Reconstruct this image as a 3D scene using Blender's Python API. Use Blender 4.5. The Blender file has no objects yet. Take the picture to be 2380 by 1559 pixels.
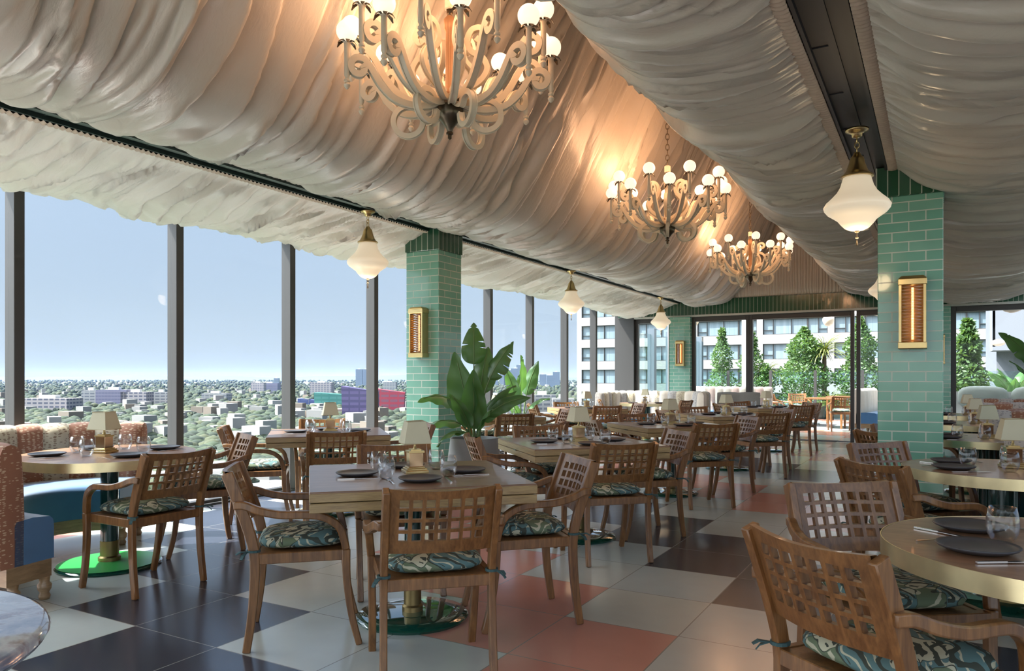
HAZE = 1/4200.0; SKY = .62; SUN = 10.0; EXPO = 0.82; GLOW = 15.0; BACK_FILL = .85
import bpy, math, random
import numpy as np
from mathutils import Vector, Matrix, noise
C = bpy.context.scene.collection
PI = math.pi
R = math.radians
rnd = random.Random(7)

# ---------------------------------------------------------------- mesh helpers
class MB:
    def __init__(s): s.v = []; s.f = []; s.m = []
    def add(s, vs, fs, mi=0):
        b = len(s.v); s.v.extend([tuple(x) for x in vs])
        s.f.extend([tuple(b + i for i in f) for f in fs]); s.m.extend([mi] * len(fs)); return s
    def box(s, x0, x1, y0, y1, z0, z1, mi=0):
        return s.add([(x0,y0,z0),(x1,y0,z0),(x1,y1,z0),(x0,y1,z0),(x0,y0,z1),(x1,y0,z1),(x1,y1,z1),(x0,y1,z1)],
            [(0,3,2,1),(4,5,6,7),(0,1,5,4),(1,2,6,5),(2,3,7,6),(3,0,4,7)], mi)
    def frustum(s, z0, z1, a0, b0, a1, b1, cx=0, cy=0, mi=0, caps=True):
        v = [(cx-a0,cy-b0,z0),(cx+a0,cy-b0,z0),(cx+a0,cy+b0,z0),(cx-a0,cy+b0,z0),(cx-a1,cy-b1,z1),(cx+a1,cy-b1,z1),(cx+a1,cy+b1,z1),(cx-a1,cy+b1,z1)]
        f = [(0,1,5,4),(1,2,6,5),(2,3,7,6),(3,0,4,7)]
        if caps: f += [(0,3,2,1),(4,5,6,7)]
        return s.add(v, f, mi)
    def lathe(s, prof, n=24, cx=0, cy=0, mi=0, ex=1, ey=1):
        vs = []; fs = []
        for (r, z) in prof:
            for k in range(n):
                a = 2*PI*k/n; vs.append((cx + r*ex*math.cos(a), cy + r*ey*math.sin(a), z))
        for i in range(len(prof)-1):
            for k in range(n):
                k2 = (k+1) % n; fs.append((i*n+k, i*n+k2, (i+1)*n+k2, (i+1)*n+k))
        if prof[0][0] > 1e-4: fs.append(tuple(range(n))[::-1])
        if prof[-1][0] > 1e-4: fs.append(tuple((len(prof)-1)*n + k for k in range(n)))
        return s.add(vs, fs, mi)
    def sweep(s, path, w, h=None, side=None, n=0, closed=False, mi=0):
        """rectangular (n=0) or round (n sides) section along a path; w, h may be lists; side = fixed sideways axis for rect sections"""
        P = [Vector(p) for p in path]; N = len(P); vs = []; fs = []
        ring = n or 4
        prev = None
        for i in range(N):
            a = P[(i-1) % N] if (closed or i > 0) else P[i]; b = P[(i+1) % N] if (closed or i < N-1) else P[i]
            t = (b - a).normalized()
            if side is not None: sd = Vector(side); sd = (sd - t*sd.dot(t)).normalized()
            else:
                if prev is None:
                    ref = Vector((0,0,1)) if abs(t.z) < .9 else Vector((1,0,0)); sd = t.cross(ref).normalized()
                else: sd = (prev - t*prev.dot(t)).normalized()
                prev = sd
            up = sd.cross(t)
            ww = w[i] if isinstance(w, (list, tuple)) else w
            hh = (h[i] if isinstance(h, (list, tuple)) else h) if h is not None else ww
            if n:
                for k in range(n):
                    an = 2*PI*k/n; vs.append(P[i] + sd*math.cos(an)*ww + up*math.sin(an)*hh)
            else:
                for (p, q) in ((-1,-1),(1,-1),(1,1),(-1,1)): vs.append(P[i] + sd*p*ww/2 + up*q*hh/2)
        M = N if closed else N-1
        for i in range(M):
            j = (i+1) % N
            for k in range(ring):
                k2 = (k+1) % ring; fs.append((i*ring+k, i*ring+k2, j*ring+k2, j*ring+k))
        if not closed:
            fs.append(tuple(range(ring))[::-1]); fs.append(tuple((N-1)*ring + k for k in range(ring)))
        return s.add(vs, fs, mi)
    def grid(s, pts, nu, nv, mi=0, closeu=False):
        fs = []
        for i in range(nu if closeu else nu-1):
            i2 = (i+1) % nu
            for j in range(nv-1): fs.append((i*nv+j, i2*nv+j, i2*nv+j+1, i*nv+j+1))
        return s.add(pts, fs, mi)
    def xf(s, M, start=0):
        for i in range(start, len(s.v)): s.v[i] = tuple(M @ Vector(s.v[i]))
        return s
    def build(s, name, mat, parent=None, smooth=False, bevel=0, seg=1, auto=None):
        me = bpy.data.meshes.new(name); me.from_pydata(s.v, [], s.f)
        mats = mat if isinstance(mat, (list, tuple)) else [mat]
        for m in mats: me.materials.append(m)
        if len(mats) > 1: me.polygons.foreach_set('material_index', s.m)
        if smooth: me.polygons.foreach_set('use_smooth', [True]*len(me.polygons))
        if auto: 
            try: me.set_sharp_from_angle(angle=R(auto))
            except Exception: pass
        me.update()
        o = bpy.data.objects.new(name, me); C.objects.link(o)
        if parent is not None: o.parent = parent
        if bevel:
            b = o.modifiers.new('b', 'BEVEL'); b.width = bevel; b.segments = seg; b.limit_method = 'ANGLE'; b.angle_limit = R(40)
        return o

def smoothpath(pts, n=4):
    P = [Vector(p) for p in pts]; out = []
    for i in range(len(P)-1):
        a = P[max(i-1,0)]; b = P[i]; c = P[i+1]; d = P[min(i+2,len(P)-1)]
        for k in range(n):
            t = k/n
            out.append(0.5*((2*b)+(c-a)*t+(2*a-5*b+4*c-d)*t*t+(3*b-a-3*c+d)*t*t*t))
    out.append(P[-1]); return out

def tag(o, label=None, cat=None, group=None, kind=None):
    if label: o['label'] = label
    if cat: o['category'] = cat
    if group: o['group'] = group
    if kind: o['kind'] = kind
    return o
def thing(name, loc, rz, label, cat, group=None):
    o = bpy.data.objects.new(name, None); C.objects.link(o); o.location = loc; o.rotation_euler = (0,0,rz)
    o.empty_display_size = .1
    return tag(o, label, cat, group)
def copy_tree(o, parent=None):
    c = o.copy(); C.objects.link(c); c.parent = parent
    for ch in o.children[:]: copy_tree(ch, c)
    return c
KIDS = {}
def dup(proto, loc, rz, label, group=None, cat=None):
    c = proto if not KIDS.get(proto.name) else copy_tree(proto)
    KIDS[proto.name] = KIDS.get(proto.name, 0) + 1
    c.location = loc; c.rotation_euler = (0,0,rz); c['label'] = label
    if group: c['group'] = group
    if cat: c['category'] = cat
    return c

# ---------------------------------------------------------------- material helpers
class NT:
    def __init__(s, name):
        s.m = bpy.data.materials.new(name); s.m.use_nodes = True; s.t = s.m.node_tree
        s.b = s.t.nodes['Principled BSDF']; s.out = s.t.nodes['Material Output']
    def n(s, typ, **kw):
        x = s.t.nodes.new(typ)
        for k, v in kw.items(): setattr(x, k, v)
        return x
    def l(s, a, b): s.t.links.new(a, b)
    def val(s, sock, v):
        if hasattr(v, 'is_output') or isinstance(v, bpy.types.NodeSocket): s.l(v, sock)
        else: sock.default_value = v
    def math(s, op, a, b=0.0, c=None):
        x = s.n('ShaderNodeMath', operation=op); s.val(x.inputs[0], a); s.val(x.inputs[1], b)
        if c is not None: s.val(x.inputs[2], c)
        return x.outputs[0]
    def mix(s, f, a, b, typ='MIX'):
        x = s.n('ShaderNodeMix', data_type='RGBA', blend_type=typ); s.val(x.inputs[0], f)
        s.val(x.inputs[6], (*a, 1) if isinstance(a, tuple) and len(a) == 3 else a); s.val(x.inputs[7], (*b, 1) if isinstance(b, tuple) and len(b) == 3 else b)
        return x.outputs[2]
    def coord(s, which='Object', scale=(1,1,1), rot=(0,0,0)):
        tc = s.n('ShaderNodeTexCoord'); mp = s.n('ShaderNodeMapping'); mp.inputs['Scale'].default_value = scale; mp.inputs['Rotation'].default_value = rot
        s.l(tc.outputs[which], mp.inputs[0]); return mp.outputs[0]
    def noise(s, vec, scale, detail=3, rough=.5, dist=0):
        x = s.n('ShaderNodeTexNoise'); s.l(vec, x.inputs['Vector']); x.inputs['Scale'].default_value = scale
        x.inputs['Detail'].default_value = detail; x.inputs['Roughness'].default_value = rough; x.inputs['Distortion'].default_value = dist
        return x.outputs['Fac']
    def ramp(s, f, stops, interp='LINEAR'):
        x = s.n('ShaderNodeValToRGB'); s.l(f, x.inputs[0]); cr = x.color_ramp; cr.interpolation = interp
        while len(cr.elements) < len(stops): cr.elements.new(.5)
        for e, (p, c) in zip(cr.elements, stops): e.position = p; e.color = (*c, 1)
        return x.outputs[0]
    def bump(s, h, strength=.3, dist=.01):
        x = s.n('ShaderNodeBump'); x.inputs['Strength'].default_value = strength; x.inputs['Distance'].default_value = dist
        s.l(h, x.inputs['Height']); s.l(x.outputs[0], s.b.inputs['Normal']); return x
    def col(s, c): s.val(s.b.inputs['Base Color'], (*c, 1) if isinstance(c, tuple) and len(c) == 3 else c); return s
    def p(s, **kw):
        for k, v in kw.items(): s.val(s.b.inputs[{'rough':'Roughness','metal':'Metallic','spec':'Specular IOR Level','coat':'Coat Weight','sheen':'Sheen Weight','trans':'Transmission Weight','ior':'IOR'}[k]], v)
        return s

def plain(name, c, rough=.5, metal=0, vary=.0, scale=8, **kw):
    m = NT(name)
    if vary:
        f = m.noise(m.coord(), scale, 3)
        m.col(m.mix(f, tuple(x*(1-vary) for x in c), tuple(min(1, x*(1+vary)) for x in c)))
    else: m.col(c)
    m.p(rough=rough, metal=metal, **kw); return m.m

def wood(name, a, b, rough=.35, sc=(14,14,1.6), grain=1.0, coord='Object', rot=(0,0,0)):
    m = NT(name); v = m.coord(coord, sc, rot)
    f = m.noise(v, 2.2, 4, .6, .6); g = m.noise(v, 9, 2, .5, 0)
    f2 = m.math('ADD', m.math('MULTIPLY', f, .8), m.math('MULTIPLY', g, .3*grain))
    c = m.ramp(f2, [(.3, a), (.72, b)])
    m.col(c).p(rough=rough, coat=.15); m.bump(f2, .12, .004); return m.m

M = {}
M['teak'] = wood('teak_wood', (.075,.03,.010), (.24,.112,.038), rough=.36)
M['table_wood'] = wood('table_top_wood', (.09,.048,.03), (.25,.145,.092), rough=.30, sc=(2.2,22,22))
M['table_edge'] = wood('table_edge_wood', (.17,.105,.045), (.36,.25,.11), rough=.35, sc=(3,3,30))
M['round_wood'] = wood('round_table_wood', (.17,.085,.045), (.34,.19,.11), rough=.3, sc=(2,14,14))
M['brass'] = plain('aged_brass', (.55,.41,.19), .28, 1, .15, 20)
M['brass_edge'] = plain('brass_table_edge', (.80,.68,.40), .33, 1, .2, 12)
M['stem'] = plain('warm_brown_stem', (.30,.17,.09), .45, .3)
M['collar'] = plain('dull_brass_collar', (.24,.18,.08), .45, 1, .15, 20)
M['copper'] = plain('coppery_metal', (.62,.42,.25), .16, 1, .1, 10)
M['bronze'] = plain('dark_bronze', (.10,.08,.055), .3, .8)
M['green_gloss'] = plain('dark_green_enamel', (.006,.055,.038), .05, 0, coat=1.0)
M['green_col'] = plain('dark_green_tube', (.008,.05,.045), .2, .2, coat=.5)
M['steel_dark'] = plain('dark_window_metal', (.05,.048,.048), .45, .3)
M['beam'] = plain('dark_beam_paint', (.022,.022,.027), .5, .2)
M['beam_green'] = plain('beam_green_paint', (.03,.055,.05), .4, .2)
M['plate'] = plain('slate_grey_stoneware', (.055,.055,.062), .42, 0, .15, 30)
M['silver'] = plain('cutlery_steel', (.7,.68,.65), .18, 1)
M['soil'] = plain('potting_soil', (.03,.02,.015), .9)
M['planter'] = plain('grey_concrete_planter', (.23,.24,.245), .55, 0, .1, 5)
M['petiole'] = plain('leaf_stalk_green', (.10,.17,.05), .5)
M['white_paint'] = plain('white_paint', (.72,.72,.70), .5)
M['trim_white'] = plain('pale_trim', (.55,.56,.53), .5)
M['velvet'] = plain('blue_velvet', (.025,.12,.27), .75, 0, .25, 6, sheen=.7)
M['oak_base'] = wood('booth_base_wood', (.16,.10,.05), (.30,.20,.11), sc=(3,3,20))
M['grey_cloth'] = plain('grey_upholstery', (.22,.225,.215), .85, 0, .12, 60)
M['cushion_plain'] = plain('pale_grey_cushion', (.34,.37,.33), .9, 0, .08, 20)
M['white_frame'] = plain('white_bench_frame', (.6,.6,.58), .5)
M['pink_cloth'] = plain('pink_cream_upholstery', (.62,.45,.38), .85, 0, .12, 30)
M['cream_cloth'] = plain('cream_upholstery', (.68,.60,.50), .85, 0, .1, 30)
M['marble'] = None

def glassmat(name, tint=(.97,.99,.98), refl=1.0, ior=1.45, rough=.0):
    m = NT(name); t = m.t
    tr = m.n('ShaderNodeBsdfTransparent'); tr.inputs[0].default_value = (*tint, 1)
    gl = m.n('ShaderNodeBsdfGlossy'); gl.inputs['Roughness'].default_value = rough
    lw = m.n('ShaderNodeLayerWeight'); lw.inputs[0].default_value = .5
    mx = m.n('ShaderNodeMixShader'); f = m.math('MULTIPLY', m.math('ADD', .04, m.math('MULTIPLY', m.math('POWER', lw.outputs['Facing'], ior), .9)), refl)
    m.l(f, mx.inputs[0]); m.l(tr.outputs[0], mx.inputs[1]); m.l(gl.outputs[0], mx.inputs[2]); m.l(mx.outputs[0], m.out.inputs[0])
    t.nodes.remove(m.b); return m.m
M['glass'] = glassmat('window_glass', (.96,.98,.985), .22, 5)
M['crystal'] = glassmat('drinking_glass', (.945,.955,.965), .85, 2.0)
M['balustrade_glass'] = glassmat('balustrade_glass', (.86,.93,.92), .5, 4)

def emis(name, c, st, base=(.8,.78,.7)):
    m = NT(name); m.col(base).p(rough=.3)
    m.b.inputs['Emission Color'].default_value = (*c, 1); m.b.inputs['Emission Strength'].default_value = st; return m.m
M['globe'] = emis('lit_frosted_globe', (1,.80,.58), .62)
M['milk'] = emis('lit_milk_glass', (1,.78,.52), .24, (.78,.74,.66))
M['filament'] = emis('sconce_tube_glow', (1,.6,.32), 4)
M['shade'] = plain('cream_lamp_shade', (.55,.52,.37), .7, 0, .06, 10)
M['shade_trim'] = plain('shade_piping', (.35,.27,.14), .6)
M['ribbed'] = glassmat('ribbed_sconce_glass', (.84,.66,.52), 1.1, 1.2, .08)

# floor tiles
m = NT('floor_tiles'); tc = m.n('ShaderNodeTexCoord'); sp = m.n('ShaderNodeSeparateXYZ'); m.l(tc.outputs['Object'], sp.inputs[0])
T = .615
fx = m.math('DIVIDE', m.math('ADD', sp.outputs[0], 1.10), T); fy = m.math('DIVIDE', m.math('SUBTRACT', sp.outputs[1], 2.345), T)
ix = m.math('FLOOR', fx); iy = m.math('FLOOR', fy)
k = m.math('FLOORED_MODULO', m.math('ADD', m.math('ADD', ix, iy), .5), 8.0)
def band(lo, hi): return m.math('MULTIPLY', m.math('GREATER_THAN', k, lo), m.math('LESS_THAN', k, hi))
dark = band(3.0, 5.0); coral = m.math('MAXIMUM', m.math('LESS_THAN', k, 1.0), m.math('GREATER_THAN', k, 7.0))
cb = m.n('ShaderNodeCombineXYZ'); m.l(ix, cb.inputs[0]); m.l(iy, cb.inputs[1])
wn = m.n('ShaderNodeTexWhiteNoise', noise_dimensions='3D'); m.l(cb.outputs[0], wn.inputs[0])
fine = m.noise(tc.outputs['Object'], 7, 3, .5); big = m.noise(tc.outputs['Object'], 2.5, 2, .5)
var = m.math('ADD', m.math('MULTIPLY', fine, .25), m.math('MULTIPLY', big, .3))
light = m.mix(wn.outputs[0], (.44,.50,.50), (.52,.53,.47))
c = m.mix(coral, light, m.mix(wn.outputs[0], (.50,.225,.17), (.56,.265,.205)))
c = m.mix(dark, c, m.mix(wn.outputs[0], (.03,.036,.055), (.05,.05,.062)))
c = m.mix(m.math('MULTIPLY', var, .55), c, (.36,.36,.36), 'MULTIPLY')
def edge(f):
    fr = m.math('FRACT', f); return m.math('MINIMUM', fr, m.math('SUBTRACT', 1.0, fr))
gm = m.math('LESS_THAN', m.math('MINIMUM', edge(fx), edge(fy)), .0045)
c = m.mix(gm, c, (.22,.21,.19)); m.col(c)
m.p(rough=m.math('ADD', .17, m.math('MULTIPLY', big, .08)), spec=.85); m.bump(m.math('MULTIPLY', gm, -1.0), .15, .002)
M['floor'] = m.m

def bricks(name, c1, c2, mortar, bw=.2325, bh=.0776, ms=.0045, off=.5, zoff=0, swap=False, rough=.13):
    m = NT(name); tc = m.n('ShaderNodeTexCoord'); sp = m.n('ShaderNodeSeparateXYZ'); m.l(tc.outputs['Object'], sp.inputs[0])
    u = m.math('ADD', sp.outputs[0], sp.outputs[1]); z = m.math('ADD', sp.outputs[2], zoff)
    cb = m.n('ShaderNodeCombineXYZ'); m.l(u, cb.inputs[0]); m.l(z, cb.inputs[1])
    b = m.n('ShaderNodeTexBrick'); m.l(cb.outputs[0], b.inputs['Vector']); b.offset = off; b.squash = 1
    b.inputs['Scale'].default_value = 1; b.inputs['Brick Width'].default_value = bw; b.inputs['Row Height'].default_value = bh
    b.inputs['Mortar Size'].default_value = ms; b.inputs['Mortar Smooth'].default_value = .1
    b.inputs['Color1'].default_value = (*c1, 1); b.inputs['Color2'].default_value = (*c2, 1); b.inputs['Mortar'].default_value = (*mortar, 1)
    nz = m.noise(tc.outputs['Object'], 5, 3, .5)
    cc = m.mix(m.math('MULTIPLY', nz, .5), b.outputs['Color'], tuple(x*.6 for x in c1), 'MIX'); m.col(cc)
    m.p(rough=m.math('ADD', rough, m.math('MULTIPLY', b.outputs['Fac'], .5)), coat=.3)
    m.bump(m.math('ADD', m.math('MULTIPLY', b.outputs['Fac'], -1.0), m.math('MULTIPLY', nz, .5)), .35, .004); return m.m
M['tile_green'] = bricks('green_glazed_tile', (.17,.42,.32), (.24,.49,.385), (.62,.66,.58))
M['tile_dark'] = bricks('dark_green_upright_tile', (.018,.085,.045), (.035,.12,.065), (.55,.58,.5), bw=.078, bh=.33, ms=.004, off=0, zoff=-2.64)

# drapery satin
m = NT('ceiling_satin'); v = m.coord('Object', (1,1,1)); f = m.noise(v, 2.2, 3, .5)
m.col(m.mix(f, (.42,.39,.345), (.55,.52,.465))).p(rough=.30, sheen=.2, spec=.8); m.bump(m.noise(m.coord('Object', (1,3,1)), 9, 4, .6, .5), .25, .02)
M['satin'] = m.m
m = NT('ceiling_satin_pale'); v = m.coord('Object', (1,1,1)); f = m.noise(v, 2.2, 3, .5)
m.col(m.mix(f, (.60,.59,.53), (.70,.69,.62))).p(rough=.36, sheen=.3, spec=.6); m.bump(m.noise(m.coord('Object', (1,3,1)), 9, 4, .6, .5), .25, .02)
M['satin_pale'] = m.m
M['heading'] = plain('gathered_heading_tape', (.48,.40,.32), .7, 0, .2, 30)

# printed cushion: palm fronds in teal, olive, cream
def printed(name, base, leafc, cream):
    m = NT(name); tc = m.n('ShaderNodeTexCoord'); v = m.coord('Object', (1,1,1))
    def wave(sc, dist, det=1.5):
        w = m.n('ShaderNodeTexWave', wave_type='BANDS', bands_direction='DIAGONAL'); m.l(v, w.inputs['Vector']); w.inputs['Scale'].default_value = sc
        w.inputs['Distortion'].default_value = dist; w.inputs['Detail'].default_value = det; w.inputs['Detail Scale'].default_value = 1.1; return w.outputs['Fac']
    n1 = m.noise(v, 3.0, 1.2, .5, 1.6); n2 = m.noise(m.coord('Object', (1,1,1), (0,0,.8)), 4.2, 1.0, .5, 2.4)
    c = m.mix(m.math('GREATER_THAN', n1, .5), base, leafc)
    mask = m.math('GREATER_THAN', n2, .535); c = m.mix(mask, c, cream)
    def edge_(n, t, w): return m.math('LESS_THAN', m.math('ABSOLUTE', m.math('SUBTRACT', n, t)), w)
    fine_ = m.math('LESS_THAN', wave(13, 10), .38); frond = m.math('LESS_THAN', wave(7, 13), .26)
    dk = m.math('MAXIMUM', m.math('MULTIPLY', fine_, m.math('GREATER_THAN', n2, .60)), m.math('MULTIPLY', frond, m.math('LESS_THAN', n1, .47)))
    dk = m.math('MAXIMUM', dk, m.math('MAXIMUM', edge_(n2, .535, .009), edge_(n1, .5, .007)))
    c = m.mix(m.math('MULTIPLY', m.math('GREATER_THAN', wave(9, 12), .86), m.math('LESS_THAN', n2, .50)), c, cream)
    c = m.mix(dk, c, (.035,.045,.035)); m.col(c).p(rough=.85); m.bump(m.noise(v, 60, 2), .2, .003); return m.m
M['print'] = printed('leaf_print_cushion', (.085,.165,.17), (.11,.15,.09), (.42,.42,.31))
M['tie'] = plain('cushion_tie', (.035,.08,.085), .85)

# dashed booth fabrics
def dashed(name, base, dash, sc=1.35, thr=.33):
    m = NT(name); v = m.coord('Object', (21*sc,21*sc,62*sc)); vo = m.n('ShaderNodeTexVoronoi'); m.l(v, vo.inputs['Vector']); vo.inputs['Scale'].default_value = 1; vo.inputs['Randomness'].default_value = .5
    f = m.math('LESS_THAN', vo.outputs['Distance'], thr); c = m.mix(f, base, dash); m.col(c).p(rough=.85, sheen=.2); return m.m
M['dash_orange'] = dashed('rust_dash_fabric', (.27,.115,.065), (.52,.38,.26))
M['dash_beige'] = dashed('beige_dash_fabric', (.46,.40,.29), (.20,.13,.085))
M['dash_grey'] = dashed('grey_dash_fabric', (.44,.41,.38), (.18,.17,.18))
M['dash_mix'] = [M['dash_orange'], M['dash_beige']]

# marble
m = NT('blue_veined_marble'); v = m.coord(); f = m.noise(v, 3.2, 6, .6, 1.6); m.col(m.ramp(f, [(.35,(.16,.19,.27)),(.5,(.42,.44,.5)),(.58,(.17,.10,.12)),(.75,(.33,.38,.48))])).p(rough=.08, coat=.5); M['marble'] = m.m
# leaf
def leafmat(name, a, b, rough=.35, tl=.35):
    m = NT(name); v = m.coord('Object'); f = m.noise(v, 6, 3); m.col(m.mix(f, a, b)).p(rough=rough)
    tr = m.n('ShaderNodeBsdfTranslucent'); tr.inputs[0].default_value = (b[0]*1.6, b[1]*1.5, b[2]*.8, 1)
    mx = m.n('ShaderNodeMixShader'); mx.inputs[0].default_value = tl; m.l(m.b.outputs[0], mx.inputs[1]); m.l(tr.outputs[0], mx.inputs[2]); m.l(mx.outputs[0], m.out.inputs[0]); return m.m
M['leaf'] = leafmat('banana_leaf_green', (.035,.095,.035), (.085,.19,.065))
M['shrub'] = leafmat('shrub_leaf', (.025,.07,.022), (.10,.19,.06), .5, .25)
M['shrub_y'] = leafmat('palm_frond_yellow_green', (.16,.22,.05), (.34,.38,.13), .5, .3)
M['bark'] = plain('bark', (.11,.08,.055), .9, 0, .3, 15)
# ================================================================ SETTING
XW, YE = -6.37, 16.05      # window wall, end wall
def struct(name, mb, mat, parent=None, **k):
    o = mb.build(name, mat, parent, **k)
    if parent is None: o['kind'] = 'structure'
    return o
struct('floor', MB().box(XW-.05, 6, -4, YE+.02, -.25, 0), M['floor'])
# terrace floor beyond
struct('terrace_floor', MB().box(-9, 9, YE+.02, 25.5, -.25, 0), M['floor'])
struct('terrace_kerb', MB().box(-9, 9, 25.5, 25.8, -.25, .12), M['trim_white'])
# building below the window wall
struct('wall_outer_ledge', MB().box(XW-.75, XW-.05, -4, YE+9, -3, -.02), M['trim_white'])
struct('roof', MB().box(XW-.2, 6, -4, YE+.1, 5.7, 5.9), M['beam'])
struct('wall_upper_window_side', MB().box(XW-.12, XW+.02, -4, YE, 2.86, 5.7), M['steel_dark'])
# ---- window wall: each bay a window with frame and pane
ys = [3.165+1.437*k for k in range(-4, 10)]
n = 0
for k in range(len(ys)-1):
    y0, y1 = ys[k], ys[k+1]
    n += 1
    e = bpy.data.objects.new('window_%d' % n, None); C.objects.link(e); e.location = (XW, y0, 0); e['kind'] = 'structure'
    f = MB(); f.box(-.06, .08, -.04, .04, 0, 2.9); f.box(-.05, .05, .04, y1-y0-.04, 0, .05); f.box(-.05, .05, .04, y1-y0-.04, 2.84, 2.9)
    f.build('window_frame', M['steel_dark'], e, bevel=.004)
    MB().box(-.006, .006, .04, y1-y0-.04, .05, 2.84).build('window_pane', M['glass'], e)
    MB().box(.05, .10, .0, y1-y0, .0, .02).build('window_track', M['steel_dark'], e)
ylast = ys[-1]
struct('trim_1', MB().box(XW-.06, XW+.1, ylast-.05, YE, 0, 2.9), M['steel_dark'])
# dark return at the end of the window wall
struct('wall_corner_return', MB().box(XW+.08, XW+.42, YE-.06, YE+.16, 0, 2.64), M['steel_dark'])

# ---- end wall
struct('wall_end_tile_band', MB().box(XW+.02, 6, YE-.02, YE+.18, 2.64, 2.97), M['tile_dark'])
struct('wall_end_upper', MB().box(XW+.02, 6, YE+.02, YE+.18, 2.97, 5.7), M['beam'])
struct('trim_2', MB().box(XW+.1, 6, YE-.05, YE+.19, 2.60, 2.64), M['trim_white'])
struct('pilaster_wall_window_side', MB().box(-5.10, -4.64, YE-.12, YE+.3, 0, 2.6), M['tile_green'])
struct('pilaster_wall_aisle_side', MB().box(-.42, .24, YE-.12, YE+.3, 0, 2.6), M['tile_green'])
def opening(name, x0, x1, mull=(), fr=.07, sill=.06, glass=True, top=2.60):
    e = bpy.data.objects.new(name, None); C.objects.link(e); e.location = (x0, YE+.03, 0); e['kind'] = 'structure'
    w = x1-x0; f = MB()
    f.box(0, fr, 0, .10, 0, top); f.box(w-fr, w, 0, .10, 0, top); f.box(fr, w-fr, 0, .10, top-.10, top)
    if glass: f.box(fr, w-fr, 0, .10, 0, sill)
    for x in mull: f.box(x-x0-fr/2, x-x0+fr/2, 0, .10, 0, top-.1)
    f.build('frame', M['steel_dark'], e, bevel=.004)
    if glass: MB().box(fr, w-fr, .045, .055, sill, top-.1).build('window_pane', M['glass'], e)
    return e
opening('window_20', XW+.42, -5.10)
opening('window_21', -4.64, -3.42)
e = opening('door_1', -3.42, -1.40, glass=False)      # open doorway
MB().box(.0, 2.02, .0, .10, 0, .012).build('threshold', M['steel_dark'], e)
# slid-open leaf seen edge on, and its fixed neighbour
opening('door_2', -1.36, -.44)
opening('window_22', .24, 2.6, fr=.09)
opening('window_23', 2.6, 5.0, fr=.09)
struct('wall_end_aisle_return', MB().box(5.0, 6, YE, YE+.15, 0, 2.6), M['steel_dark'])

# ---- beams
XL, XR, ZB = -4.80, -.445, 2.93
def beam(name, x, w, y1, mat):
    b = MB(); b.box(x-w/2, x+w/2, -4, y1, ZB, ZB+.18); b.box(x-w/2, x-w/2+.018, -4, y1, ZB-.03, ZB); b.box(x+w/2-.018, x+w/2, -4, y1, ZB-.03, ZB)
    b.box(x-.018, x+.018, -4, y1, ZB-.012, ZB)
    for k in range(26): b.box(x-w/2, x-.018, -3+k*.7, -3+k*.7+.012, ZB-.006, ZB)
    o = b.build(name, mat); o['kind'] = 'structure'; return o
beam('beam_window_side', XL-.02, .17, YE, M['beam_green']); beam('beam_aisle_side', XR, .23, YE, M['beam'])

# ---- tiled columns
def column(name, x0, x1, y0, y1, label):
    e = thing(name, ((x0+x1)/2, (y0+y1)/2, 0), 0, label, 'column', 'green tiled columns')
    w, d = (x1-x0)/2, (y1-y0)/2
    MB().box(-w, w, -d, d, 0, 2.69).build('tiled_shaft', M['tile_green'], e, bevel=.005)
    MB().box(-w-.012, w+.012, -d-.012, d+.012, 2.69, 2.925).build('dark_tile_capital', M['tile_dark'], e, bevel=.004)
    return e
column('tiled_column', -5.22, -4.77, 6.72, 7.17, 'green glazed brick column beside the windows with a tall dark tile top')
column('tiled_column', -.40, .05, 6.53, 6.98, 'green glazed brick column beside the aisle standing behind the round tables')

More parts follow.
